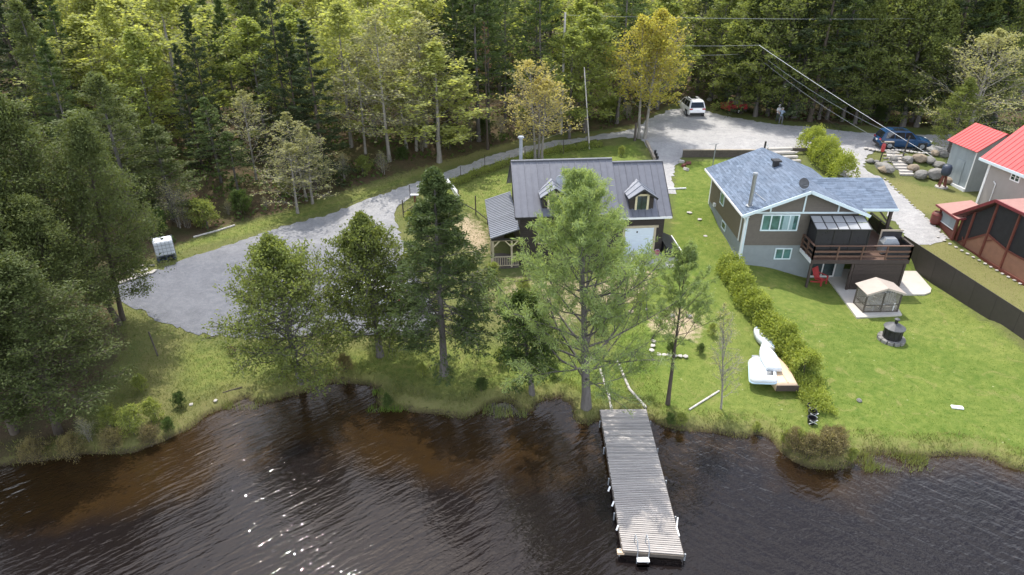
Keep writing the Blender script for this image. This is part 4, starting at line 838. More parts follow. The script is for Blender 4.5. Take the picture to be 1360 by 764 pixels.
# deck
DZ = 2.72; dx0, dx1, dy0, dy1 = 19.75, 26.15, 39.6, 41.5
pm = MB().b(0, .135, 0, dy1-dy0, 0, .035).mesh('deck_plank', M['deck_wood']); pm2 = MB().b(0, .135, 0, 6.0, 0, .035).mesh('deck_plank', M['deck_wood'])
k = 0; x = dx0
while x < dx1-.1:
    o = link('deck_plank', pm if x < 23.2 else pm2, hs); o.location = (x, dy0, DZ); x += .145
MB().b(dx0-.04, dx1+.04, dy0-.05, dy0-.005, DZ-.24, DZ+.03).build('rim_joist', M['deck_dark'], hs); MB().b(dx0-.05, dx0-.005, dy0, dy1+.03, DZ-.24, DZ+.03).build('rim_joist', M['white'], hs)
MB().b(dx1+.002, dx1+.045, dy0, 45.6, DZ-.24, DZ+.03).build('rim_joist', M['deck_dark'], hs)
def rail(a, b, m, nb, z=DZ, top=1.0, levels=(.28, .62), fab=None):
    a, b = Vector((a[0], a[1], z)), Vector((b[0], b[1], z))
    for i in range(nb+1):
        q = a.lerp(b, i/nb); MB().box((q.x, q.y, z+top/2), (.09, .09, top)).build('rail_post', m, hs)
    MB().bar(a+Vector((0, 0, top+.03)), b+Vector((0, 0, top+.03)), .14, .045).build('top_rail', m, hs)
    for l in levels: MB().bar(a+Vector((0, 0, l)), b+Vector((0, 0, l)), .035, .13).build('rail_board', m, hs)
    if fab: MB().bar(a+Vector((0, 0, .5)), b+Vector((0, 0, .5)), .012, .86).build('privacy_fabric', fab, hs)
rail((dx0, dy0), (dx1, dy0), M['deck_wood'], 4); rail((dx0, dy0), (dx0, dy1), M['deck_wood'], 2); rail((dx1, dy0), (dx1, 45.4), M['deck_dark'], 4, fab=M['screen'])
MB().b(dx1-1.5, dx1-.05, dy0+.07, dy0+.09, DZ+.05, DZ+.95).build('privacy_fabric', M['screen'], hs)
MB().b(dx1-1.5, dx1-.02, dy0+1.4, dy0+1.48, DZ+1.45, DZ+1.55).b(dx1-1.5, dx1-1.42, dy0+1.4, dy0+1.48, DZ+.05, DZ+1.45).build('privacy_frame', M['timber'], hs)
MB().b(dx1-1.4, dx1-.06, dy0+1.42, dy0+1.45, DZ+.05, DZ+1.42).build('privacy_fabric', M['screen'], hs)
for xx in (dx0+.1, 22.6, dx1-.1): MB().b(xx-.07, xx+.07, dy0+.05, dy0+.19, .3, DZ-.245).build('deck_post', M['deck_dark'], hs)
for i in range(14):
    z = .5+i*.145; MB().b(22.72, 25.95, dy0+.08, dy0+.11, z, z+.135).build('skirt_board', M['deck_dark'], hs)
for i in range(14):
    z = .5+i*.145; MB().b(26.07, 26.10, dy0+.08, 44, z, z+.135).build('skirt_board', M['deck_dark'], hs)
pd = MB().b(20.7, 22.5, y0-.06, y0-.005, .46, 2.5).build('patio_door', M['white'], hs); MB().b(20.82, 21.55, y0-.08, y0-.062, .6, 2.4).b(21.65, 22.38, y0-.08, y0-.062, .6, 2.4).build('pane', M['glass'], pd)
# screened gazebo that stands on the deck
gz = thing('deck_gazebo', 'screened gazebo with smoked panel lean-to roof standing on the raised deck', 'gazebo', (0, 0, 0))
gx0, gx1 = 19.9, 23.3
def lerp3(a, b, t): return tuple(a[i]+(b[i]-a[i])*t for i in range(3))
A, B_, C_, D_ = (gx0-.1, 39.95, 4.74), (gx1+.1, 39.95, 4.74), (gx1+.1, 41.35, 5.16), (gx0-.1, 41.35, 5.16)
for i in range(5):
    for (v0, v1) in ((.02, .49), (.53, .99)):
        lo0, lo1 = lerp3(A, B_, i/5+.008), lerp3(A, B_, (i+1)/5-.008); hi0, hi1 = lerp3(D_, C_, i/5+.008), lerp3(D_, C_, (i+1)/5-.008)
        fquad(gz, 'roof_pane', [lerp3(lo0, hi0, v0), lerp3(lo1, hi1, v0), lerp3(lo1, hi1, v1), lerp3(lo0, hi0, v1)], .02, M['panel'])
for i in range(6): MB().bar(lerp3(A, B_, i/5), lerp3(D_, C_, i/5), .05, .05).build('rafter', M['black'], gz)
MB().bar(A, B_, .06, .07).bar(D_, C_, .06, .07).build('roof_frame', M['black'], gz)
for xx in (gx0, gx0+1.13, gx0+2.26, gx1): MB().b(xx-.04, xx+.04, 39.96, 40.04, DZ+.04, 4.70).build('post', M['black'], gz)
MB().b(gx0-.04, gx0+.04, 41.26, 41.34, DZ+.04, 5.1).build('post', M['black'], gz)
for i in range(3): MB().b(gx0+i*1.13+.05, gx0+(i+1)*1.13-.05, 39.99, 40.005, DZ+.06, 4.68).build('screen', M['screen'], gz)
MB().b(gx0-.008, gx0+.008, 40.05, 41.25, DZ+.06, 4.75).build('screen', M['screen'], gz); MB().b(gx1-.008, gx1+.008, 40.05, 41.25, DZ+.06, 4.75).build('screen', M['screen'], gz)
# roof fittings
def rz_left(x): return ze+(zr-ze)*(x-ex0)/(gx-ex0)
c = P(990, 274, 5.7); fx, fy = 15.9, 41.9; zt_ = ztop(fy, 232)
MB().tube((fx, fy, rz_left(fx)-.05), (fx, fy, zt_), .13, n=14).build('stove_pipe', M['steel'], hs); MB().tube((fx, fy, zt_), (fx, fy, zt_+.12), .17, .15, 14).build('pipe_cap', M['grey_metal'], hs)
MB().tube((15.95, 42.0, rz_left(15.95)), (15.95, 42.0, rz_left(15.95)+.08), .28, .16, 12).build('pipe_flashing', M['grey_metal'], hs)
vx, vy = P(1030, 220, 6.9)[:2]; vz = rz_left(vx) if vx < gx else zr-.1
MB().b(vx-.18, vx+.18, vy-.18, vy+.18, vz-.05, vz+.32).b(vx-.3, vx+.3, vy-.3, vy+.3, vz+.34, vz+.46).build('roof_vent', M['black'], hs)
def dish(parent, p, rz, tiltx, r=.36, m=None, base=.35, name='satellite_dish'):
    mb = MB(); mb.smooth = True; prof = [(r*t, .32*r*t*t) for t in (.001, .3, .6, .85, 1.0)]
    mb.lathe(prof+[(r*1.0, .32*r+.012), (r*.6, .32*r*.36+.03), (.01, .03)], 20)
    o = thing(name, '', 'satellite dish', p, 0)
    d = mb.build('reflector', m or M['grey_metal'], o); d.rotation_euler = (tiltx, 0, rz); d.location = (0, 0, base)
    MB().tube((0, 0, -.05), (0, .05, base), .02, n=6).build('mast', M['grey_metal'], o); MB().bar((0, 0, base-.15), (math.sin(rz)*.4, -math.cos(rz)*.4-.1, base+.05), .03).build('feed_arm', M['grey_metal'], o); return o
q = dish(None, (19.0, 41.6, rz_left(19.0)+.02), R(10), R(62), .36, M['dark_metal'], .42); q['label'] = 'grey satellite dish on the front gable of the blue grey shingle roof'
q = dish(None, (10.6-7.4*.996+.05, 43.0-.65+.9, 6.72), R(-5), R(60), .33, M['grey_metal'], .25); q['label'] = 'small satellite dish on the left dormer of the dark cottage'
an = thing('roof_antenna', 'fallen stick antenna lying on the blue grey shingle roof beside the stove pipe', 'antenna', (0, 0, 0))
def onroof(px, py, lift=.06):
    z = 6.0
    for _ in range(8):
        p = P(px, py, z); z = rz_left(p[0])+lift
    return P(px, py, z)
a1, a2 = onroof(999, 253, .25), onroof(1017, 267, .06); MB().tube(a1, a2, .018).build('boom', M['grey_metal'], an)
for t in (.0, .12, .25): q = lerp3(a1, a2, t); MB().tube((q[0]-.15, q[1]-.12, q[2]+.04), (q[0]+.15, q[1]+.12, q[2]), .014).build('element', M['black'], an)
# ---------------------------------------------------------------- grey shed, tan house, both with red metal roofs
sh = thing('shed', 'worn grey shed with a red metal roof left of the tan house', 'shed', (38.0, 53.2, 0), R(6))
MB().b(0, 3.6, 0, 2.9, 2.0, 6.15).build('wall', M['grey_wall'], sh)
MB().add([(0,0,6.16),(3.6,0,6.16),(1.8,0,7.35),(0,2.9,6.16),(3.6,2.9,6.16),(1.8,2.9,7.35)], [(0,1,2),(5,4,3),(0,2,5,3),(2,1,4,5),(0,3,4,1)]).build('gable', M['grey_wall'], sh)
metal_panels(sh, (-.35, -.35, 5.98), (-.35, 3.3, 5.98), (1.8, -.35, 7.42), (1.8, 3.3, 7.42), 5, M['red_roof']); metal_panels(sh, (3.95, -.35, 5.98), (3.95, 3.3, 5.98), (1.8, -.35, 7.42), (1.8, 3.3, 7.42), 5, M['red_roof'])
MB().b(-.14, .0, -.02, 2.92, 2.0, 2.75).build('base_board', M['white'], sh); MB().b(-.03, .0, .0, .1, 2.7, 6.1).build('corner_board', M['white'], sh); MB().b(-.06, -.004, .9, 1.8, 2.8, 4.8).build('shed_door', M['grey_wall'], sh)
tn = thing('tan_house', 'warm grey stucco house with a steep red metal roof at the right edge', 'house', (36.95, 50.0, 0), R(8))
MB().b(0, 8, -11, 0, 1.2, 6.4).build('wall', M['tan_wall'], tn)
MB().add([(0,-11,6.41),(8,-11,6.41),(4,-11,9.7),(0,0,6.41),(8,0,6.41),(4,0,9.7)], [(0,1,2),(5,4,3),(0,2,5,3),(2,1,4,5),(0,3,4,1)]).build('gable', M['tan_wall'], tn)
metal_panels(tn, (-.5, -11.4, 6.3), (-.5, .55, 6.3), (4, -11.4, 10.2), (4, .55, 10.2), 14, M['red_roof']); metal_panels(tn, (8.5, -11.4, 6.3), (8.5, .55, 6.3), (4, -11.4, 10.2), (4, .55, 10.2), 14, M['red_roof'])
MB().b(-.56, -.51, -11.4, .6, 6.1, 6.3).build('eave_fascia', M['blue_trim'], tn); MB().b(-.5, 0, -11.35, .5, 6.06, 6.10).build('soffit', M['white'], tn)
MB().b(-.05, .08, -.14, .03, 1.6, 6.05).build('corner_board', M['white'], tn)
window(tn, (0, -2.6, 5.72), .85, .6, face='left', bars=1, mull=1, frame=M['white'], fw=.08)
MB().path([(-.08, -1.2, 2.0), (-.08, -1.2, 4.7), (-.12, -1.0, 4.9)], .035).build('vent_pipe', M['white'], tn)
# ---------------------------------------------------------------- dark red screened building and small pavilion
rb = thing('screen_house', 'dark red screened garden house, lower wall coloured as sunlit tan, at the right edge', 'screen house', (0, 0, 0))
wb = [P(1269, 322, 1.55), P(1372, 386, 1.25)]
ax, ay = wb[0][0], wb[0][1]; bx_, by_ = wb[1][0], wb[1][1]
ww = math.hypot(bx_-ax, by_-ay); ux, uy = (bx_-ax)/ww, (by_-ay)/ww
def WP(s, z, o=0): return (ax+ux*s+uy*o, ay+uy*s-ux*o, z)     # o = outwards (to the left)
def wall_poly(name, pts, m, th=.03, o=0.0, label=None):
    v = [WP(s, z, o) for s, z in pts]+[WP(s, z, o-th) for s, z in pts]; n = len(pts)
    MB().add(v, [tuple(range(n)), tuple(range(n, 2*n))[::-1]]+[(i, n+i, n+(i+1) % n, (i+1) % n) for i in range(n)]).build(name, m, rb, label=label)
top = [(0, 3.65), (2.35, 5.55), (ww, 5.5)]; 
def topz(s): return 3.65+(5.55-3.65)*min(1, s/2.35)
def shade_line(s): return 1.5+min(1, s/2.35)*1.75 if s < 2.35 else 3.25-min(1, (s-2.35)/2)*.45  # edge of the roof shadow, built into the wall as the panel top
ss = [0, .8, 2.35, 4.2, ww]
for a, b in zip(ss[:-1], ss[1:]):
    wall_poly('panel', [(a+.04, 1.45), (b-.04, 1.35), (b-.04, shade_line(b)), (a+.04, shade_line(a))], M['sunlit_panel'])
    wall_poly('screen', [(a+.04, shade_line(a)+.02), (b-.04, shade_line(b)+.02), (b-.04, topz(b)-.1), (a+.04, topz(a)-.1)], M['screen'], .012)  # shaded upper part of the same wall, given as dark screen
for s in ss: MB().bar(WP(s, 1.2, .03), WP(s, topz(s)-.05, .03), .13, .13).build('post', M['red_wood'], rb)
for a, b in zip(ss[:-1], ss[1:]): MB().bar(WP(a, shade_line(a), .03), WP(b, shade_line(b), .03), .08, .12).build('mid_rail', M['red_wood'], rb)  # rail laid along the painted shadow edge
MB().bar(WP(0, 1.4, .03), WP(ww, 1.2, .03), .12, .5).build('sill_board', M['red_wood'], rb)
MB().bar(WP(2.35, 2.7, .03), WP(3.0, shade_line(3.0), .03), .07).bar(WP(.8, 1.6, .03), WP(.45, 2.2, .03), .06).build('brace', M['red_wood'], rb)
MB().bar(WP(-.7, 3.45, .35), WP(2.35, 5.72, .35), .10, .2).bar(WP(2.35, 5.72, .35), WP(ww, 5.6, .35), .10, .2).build('fascia', M['red_fascia'], rb)
e = 4.6
fquad(rb, 'roof_slope', [WP(-.7, 3.5, .4), WP(2.35, 5.78, .4), WP(2.35, 5.78, -e), WP(-.7, 3.5, -e)], .08, M['pink_roof']); fquad(rb, 'roof_slope', [WP(2.35, 5.78, .4), WP(ww+3, 5.3, .4), WP(ww+3, 5.3, -e), WP(2.35, 5.78, -e)], .08, M['pink_roof'])
MB().bar(WP(0, 2.4, -.1), WP(0, 2.4, -e), .08, 2.4).bar(WP(0, 2.4, -e), WP(ww, 2.4, -e), .08, 2.4).build('back_wall', M['red_wood'], rb)
MB().slab([WP(0, 1.35, 0), WP(ww, 1.3, 0), WP(ww, 1.3, -e), WP(0, 1.35, -e)], .5).build('floor', M['timber_dark'], rb)
pv = thing('pavilion', 'small dark red ticket booth like hut with screened window beside the driveway', 'hut', (0, 0, 0))
p1, p2 = P(1243, 302, 1.75), P(1263, 320, 1.6); vx_, vy_ = p2[0]-p1[0], p2[1]-p1[1]; ll = math.hypot(vx_, vy_); vx_, vy_ = vx_/ll, vy_/ll
def VP(s, z, o=0): return (p1[0]+vx_*s+vy_*o, p1[1]+vy_*s-vx_*o, z)
for s in (0, ll): 
    for o in (0, -1.9): MB().bar(VP(s, 1.5, o), VP(s, 3.5, o), .16, .16).build('post', M['red_wood'], pv)
MB().bar(VP(.1, 1.95, 0), VP(ll-.1, 1.9, 0), .08, .8).build('low_panel', M['red_wood'], pv); MB().bar(VP(ll, 1.95, -.2), VP(ll, 1.95, -.9), .08, .8).build('low_panel', M['red_wood'], pv)
MB().bar(VP(.15, 2.95, 0), VP(ll-.15, 2.95, 0), .03, 1.0).build('window_screen', M['grey_wall'], pv); MB().bar(VP(.12, 3.44, .02), VP(ll-.12, 3.44, .02), .05, .06).bar(VP(.12, 2.42, .02), VP(ll-.12, 2.42, .02), .05, .06).build('window_frame', M['white'], pv)
fquad(pv, 'roof', [VP(-.35, 3.5, .3), VP(ll+.35, 3.5, .3), VP(ll+.35, 3.85, -2.2), VP(-.35, 3.85, -2.2)], .1, M['pink_roof']); MB().bar(VP(-.35, 3.44, .32), VP(ll+.35, 3.44, .32), .05, .14).bar(VP(ll+.36, 3.42, .3), VP(ll+.36, 3.78, -2.2), .05, .14).build('fascia', M['red_fascia'], pv)
MB().slab([VP(-.1, 1.62, .1), VP(ll+.1, 1.58, .1), VP(ll+.1, 1.58, -2), VP(-.1, 1.62, -2)], .3).build('floor', M['concrete'], pv)
# charcoal fence made of separate panels
fn = thing('privacy_fence', 'long charcoal privacy fence between the right lawn and the dry strip', 'fence', (0, 0, 0))
f0, f1 = Vector((28.55, 44.6)), Vector((30.4, 28.3)); nf = 9
for i in range(nf):
    a, b = f0.lerp(f1, i/nf), f0.lerp(f1, (i+1)/nf); za, zb = TM(a.x, a.y), TM(b.x, b.y)
    w = (b-a).normalized()*.008; i_ = i
    MB().add([(a.x+w.x, a.y+w.y, za-.1), (b.x-w.x, b.y-w.y, zb-.1), (b.x-w.x, b.y-w.y, 2.28), (a.x+w.x, a.y+w.y, 2.28), (a.x+w.x+.04, a.y+w.y, za-.1), (b.x-w.x+.04, b.y-w.y, zb-.1), (b.x-w.x+.04, b.y-w.y, 2.28), (a.x+w.x+.04, a.y+w.y, 2.28)], [(0,1,2,3),(7,6,5,4),(0,4,5,1),(3,2,6,7),(0,3,7,4),(1,5,6,2)]).build('fence_panel', M['fence'], fn)
    MB().tube((a.x+.1, a.y, za-.3), (a.x+.1, a.y, 2.2), .04).build('fence_post', M['black'], fn)
# ---------------------------------------------------------------- dock
dk = thing('dock', 'long weathered grey plank dock reaching from the grass out over the dark water', 'dock', (0, 0, 0))
ZD = .42
d00, d10, d01, d11 = [Vector(P(x, y, ZD)) for x, y in ((827, 731), (908, 737), (797, 544), (858, 543))]
NP = 84; rg2 = random.Random(5)
dl = (d01-d00).length
for i in range(NP):
    a, b = i/NP, (i+1)/NP; g = .017/dl
    L0, L1 = d00.lerp(d01, a+g), d00.lerp(d01, b-g); R0, R1 = d10.lerp(d11, a+g), d10.lerp(d11, b-g)
    e = rg2.uniform(-.02, .02); ex = (R0-L0).normalized(); L0 = L0+ex*e; L1 = L1+ex*e; dz = Vector((0, 0, rg2.uniform(-.004, .006)))
    q = [L0+dz, R0+dz, R1+dz, L1+dz]; dn = Vector((0, 0, -.035))
    MB().add(q+[v+dn for v in q], [(0,1,2,3),(7,6,5,4),(0,4,5,1),(1,5,6,2),(2,6,7,3),(3,7,4,0)]).build('plank', M['dockdark'] if i > NP*.62 and rg2.random() < .35 else M['dock'], dk)
zv = Vector((0, 0, -.10))
for a, b in ((d00, d01), (d10, d11), ((d00+d10)/2, (d01+d11)/2)): MB().bar(a+zv, b+zv, .06, .12).build('stringer', M['timber_dark'], dk)
MB().bar(d00+zv+Vector((0, -.04, 0)), d10+zv+Vector((0, -.04, 0)), .05, .16).build('end_board', M['timber_dark'], dk)
side = (d01-d00).normalized()
for t in (.01, .22, .45, .68, .9):
    for e, f, s in ((d00, d01, -1), (d10, d11, 1)):
        q = e.lerp(f, t); MB().tube((q.x+s*.09, q.y, -1.5), (q.x+s*.09, q.y, ZD-(.02 if s < 0 else .06)), .035).build('pile', M['grey_metal'], dk)
for px, py in ((811, 652), (816, 672), (822, 704)):
    q = P(px, py, ZD); MB().bar((q[0]-.1, q[1], ZD-.02), (q[0]-.02, q[1]+.1, ZD+.16), .06, .05).build('bumper', M['white'], dk)
MB().box(P(825, 733, .3), (.32, .2, .12)).build('float_block', M['boat_tan'], dk)
q = P(897, 700, ZD); MB().bar((q[0]+.02, q[1]-.1, ZD), (q[0]+.12, q[1]+.25, ZD+.28), .05, .05).bar((q[0]+.04, q[1], ZD+.02), (q[0]+.04, q[1]-.5, ZD+.04), .05).build('cleat', M['white'], dk)
ld = thing('swim_ladder', 'white metal swim ladder with a pale step at the end of the dock', 'ladder', (0, 0, 0))
for px in (846, 861):
    b = Vector(P(px, 735, ZD)); MB().path([tuple(b+Vector((-.02, .55, .0))), tuple(b+Vector((-.02, .5, .48))), tuple(b+Vector((0, .12, .5))), tuple(b+Vector((0, -.1, .25))), tuple(b+Vector((0, -.14, -1.1)))], .02, 8).build('rail', M['grey_metal'], ld)
b0, b1 = Vector(P(846, 735, ZD)), Vector(P(861, 735, ZD))
for z, d in ((-.12, .22), (-.42, .1), (-.72, .1)): MB().b(b0.x-.02, b1.x+.02, b0.y-.3, b0.y-.3+d, ZD+z-.03, ZD+z).build('step', M['white'], ld)
# ---------------------------------------------------------------- vehicles
def car(name, label, loc, rz, L_, Wd, H, paint, rear_black=True, roofrails=False):
    """car heading along local +y"""
    c = thing(name, label, 'car', loc, rz); hw = Wd/2
    st = [(-.5,.40,.62,.80,.86),(-.485,.30,.90,.90,.93),(-.44,.24,1.0,.97,.97),(-.2,.22,1.03,1,1),(.1,.22,1.02,1,1),(.22,.22,1.0,1,.99),(.34,.24,.95,.99,.95),(.44,.28,.86,.95,.88),(.49,.36,.72,.86,.80),(.5,.44,.62,.80,.76)]
    mb = MB(); mb.smooth = True; ring = []
    for (t, zb, zt, wm, wt) in st:
        y = t*L_; zb *= H/1.7; zt *= H/1.7
        ring.append([(-hw*.88*wm, y, zb), (-hw*wm, y, zb+.12), (-hw*wm, y, (zb+zt)/2), (-hw*wm*.985, y, zt-.08), (-hw*wt*.88, y, zt), (0, y, zt+.03), (hw*wt*.88, y, zt), (hw*wm*.985, y, zt-.08), (hw*wm, y, (zb+zt)/2), (hw*wm, y, zb+.12), (hw*.88*wm, y, zb), (0, y, zb)])
    n = 12; V = [p for r in ring for p in r]; Fc = []
    for k in range(len(st)-1): Fc += [(k*n+i, k*n+(i+1) % n, (k+1)*n+(i+1) % n, (k+1)*n+i) for i in range(n)]
    Fc += [tuple(range(n))[::-1], tuple(range((len(st)-1)*n, len(st)*n))]; mb.add(V, Fc); mb.build('body', paint, c)
    # cabin: (t, z, halfwidth)
    bt = [(-.47, 0.96, .90), (.26, .98, .90)]; tp = [(-.40, 1.64, .70), (.06, 1.64, .72)]; s = H/1.7
    def q(t, z, w): return (w*hw, t*L_, z*s)
    prof = [(-.475,.93,.93),(-.41,1.56,.74),(-.34,1.68,.70),(0.0,1.68,.70),(.07,1.60,.73),(.27,.97,.92)]
    v = [(-w*hw, t*L_, z*s) for t, z, w in prof]+[(w*hw, t*L_, z*s) for t, z, w in prof]; k = len(prof)
    cb = MB().add(v, [tuple(range(k)), tuple(range(k, 2*k))[::-1]]+[(i, i+1, k+i+1, k+i) for i in range(k-1)]+[(k-1, 0, k, 2*k-1)]).build('cabin', paint, c)
    def strip(nm, a, b, m, off, ya=.0, wf=.86):       # glass on the end faces between profile points a and b
        (t0, z0, w0), (t1, z1, w1) = prof[a], prof[b]; A0 = Vector((0, t0*L_, z0*s)); A1 = Vector((0, t1*L_, z1*s)); nn = Vector((0, (z1-z0)*s, -(t1-t0)*L_)).normalized()*(off)
        f = .1; P0, P1 = A0.lerp(A1, f)+nn, A0.lerp(A1, 1-f)+nn; W0, W1 = (w0+(w1-w0)*f)*hw*wf, (w0+(w1-w0)*(1-f))*hw*wf
        vv = [(-W0, P0.y, P0.z), (W0, P0.y, P0.z), (W1, P1.y, P1.z), (-W1, P1.y, P1.z)]; MB().add(vv+[(x, y-nn.y*.8, z-nn.z*.8) for x, y, z in vv], [(0,1,2,3),(7,6,5,4),(0,4,5,1),(1,5,6,2),(2,6,7,3),(3,7,4,0)]).build(nm, m, c)
    strip('rear_window', 0, 1, M['car_glass'], -.02); strip('windscreen', 5, 4, M['car_glass'], .02)
    for sd in (-1, 1):
        for (t0, t1) in ((-.40, -.24), (-.225, -.05), (-.035, .17)):
            def sp(t, z):
                u = (z-.95)/(1.62-.95); w = .925+( .715-.925)*u; return (sd*(w*hw+.012), t*L_, z*s)
            tt0 = t0+(.03 if t0 < -.3 else 0); tt1 = t1-(.10 if t1 > .1 else 0)
            vv = [sp(t0, 1.02), sp(t1, 1.02), sp(tt1, 1.54), sp(tt0, 1.54)]; MB().add(vv+[(x-sd*.01, y, z) for x, y, z in vv], [(0,1,2,3),(7,6,5,4),(0,4,5,1),(1,5,6,2),(2,6,7,3),(3,7,4,0)]).build('side_window', M['car_glass'], c)
        MB().box((sd*(hw+.08), .17*L_, 1.05*s), (.16, .12, .14)).build('mirror', paint, c)
        MB().box((sd*hw*.72, -.487*L_, .88*s), (.36*hw, .07, .16)).build('tail_light', M['lamp_red'], c, bevel=.02)
        MB().box((sd*hw*.66, .478*L_, .76*s), (.34*hw, .12, .13)).build('headlight', M['lamp_clear'], c, bevel=.02)
        if roofrails: MB().bar((sd*hw*.64, -.36*L_, 1.73*s), (sd*hw*.64, .0, 1.73*s), .04, .04).build('roof_rail', M['black'], c)
        for ty in (-.30, .31):
            w = MB(); w.smooth = True; r = .35*s; w.lathe([(r*.6, -.11), (r*.95, -.11), (r, -.07), (r, .07), (r*.95, .11), (r*.6, .11)], 22); wo = w.build('wheel', M['tyre'], c); wo.rotation_euler = (0, PI/2, 0); wo.location = (sd*(hw-.10), ty*L_, r)
            rm = MB().lathe([(r*.62, -.02), (r*.6, .02)], 18); 
            for k5 in range(5): rm.box((math.cos(k5*2*PI/5)*r*.3, math.sin(k5*2*PI/5)*r*.3, .035), (r*.56, .07, .03), rz=k5*2*PI/5)
            ro = rm.build('rim', M['grey_metal'], wo); ro.location = (0, 0, sd*.095); ro.rotation_euler = (0 if sd > 0 else PI, 0, 0)
            MB().box((sd*(hw-.06), ty*L_, r*1.02), (.13, r*2.5, r*2.1)).build('wheel_arch', M['black'], c, bevel=.05)
    MB().box((0, -.49*L_, .42*s), (Wd*.82, .12, .24)).build('rear_bumper', M['black'] if rear_black else paint, c, bevel=.03); MB().box((0, .49*L_, .46*s), (Wd*.6, .1, .22)).build('grille', M['black'], c, bevel=.02)
    MB().box((0, -.497*L_, .72*s), (.36, .05, .14)).build('licence_plate', M['white'], c)
    MB().b(-.36*hw, .36*hw, -.22*L_, -.02*L_, 1.685*s, 1.70*s).build('sunroof', M['car_glass'], c)
    return c
def at(px, py, dz=.04): q = G(px, py); return (q[0], q[1], TM(q[0], q[1])+dz)
w = at(923, 157); car('white_suv', 'white sport utility car parked with its rear to the camera at the wood edge', (w[0], w[1]+2.3, w[2]), R(4), 4.75, 1.95, 1.78, M['white_paint'], roofrails=True)
w = at(1201, 199); car('blue_car', 'dark blue sport utility car parked sideways above the stone steps', (w[0], w[1]+.7, w[2]), R(-96), 4.7, 1.85, 1.7, M['blue_paint'], roofrails=True)
w = at(492, 415); car('white_car', 'white car parked on the gravel mostly hidden behind the second cedar', (w[0]-.2, w[1]+1.0, w[2]), R(82), 4.5, 1.8, 1.5, M['white_paint'])
# red trailer
q = at(974, 149); tr = thing('red_trailer', 'small dark red utility trailer tipped beside the boulders', 'trailer', q, R(-68))
MB().add([(-.75,-1.2,.35),(.75,-1.2,.35),(.75,1.2,.35),(-.75,1.2,.35),(-.85,-1.3,.95),(.85,-1.3,.95),(.85,1.3,.95),(-.85,1.3,.95),(-.7,-1.15,.42),(.7,-1.15,.42),(.7,1.15,.42),(-.7,1.15,.42),(-.8,-1.25,.95),(.8,-1.25,.95),(.8,1.25,.95),(-.8,1.25,.95)], [(3,2,1,0),(0,1,5,4),(1,2,6,5),(2,3,7,6),(3,0,4,7),(8,9,10,11),(9,8,12,13),(10,9,13,14),(11,10,14,15),(8,11,15,12),(4,5,13,12),(5,6,14,13),(6,7,15,14),(7,4,12,15)]).build('box', M['red_plastic'], tr)
for s in (-1, 1):
    o = MB().lathe([(.1, -.08), (.27, -.08), (.29, 0), (.27, .08), (.1, .08)], 16).build('wheel', M['tyre'], tr); o.rotation_euler = (0, PI/2, 0); o.location = (s*.9, -.1, .27); MB().lathe([(.13, .05), (.12, .1)], 12).build('rim', M['white'], o)
MB().bar((-.3, 1.2, .4), (0, 2.1, .35), .07).bar((.3, 1.2, .4), (0, 2.1, .35), .07).build('drawbar', M['black'], tr)
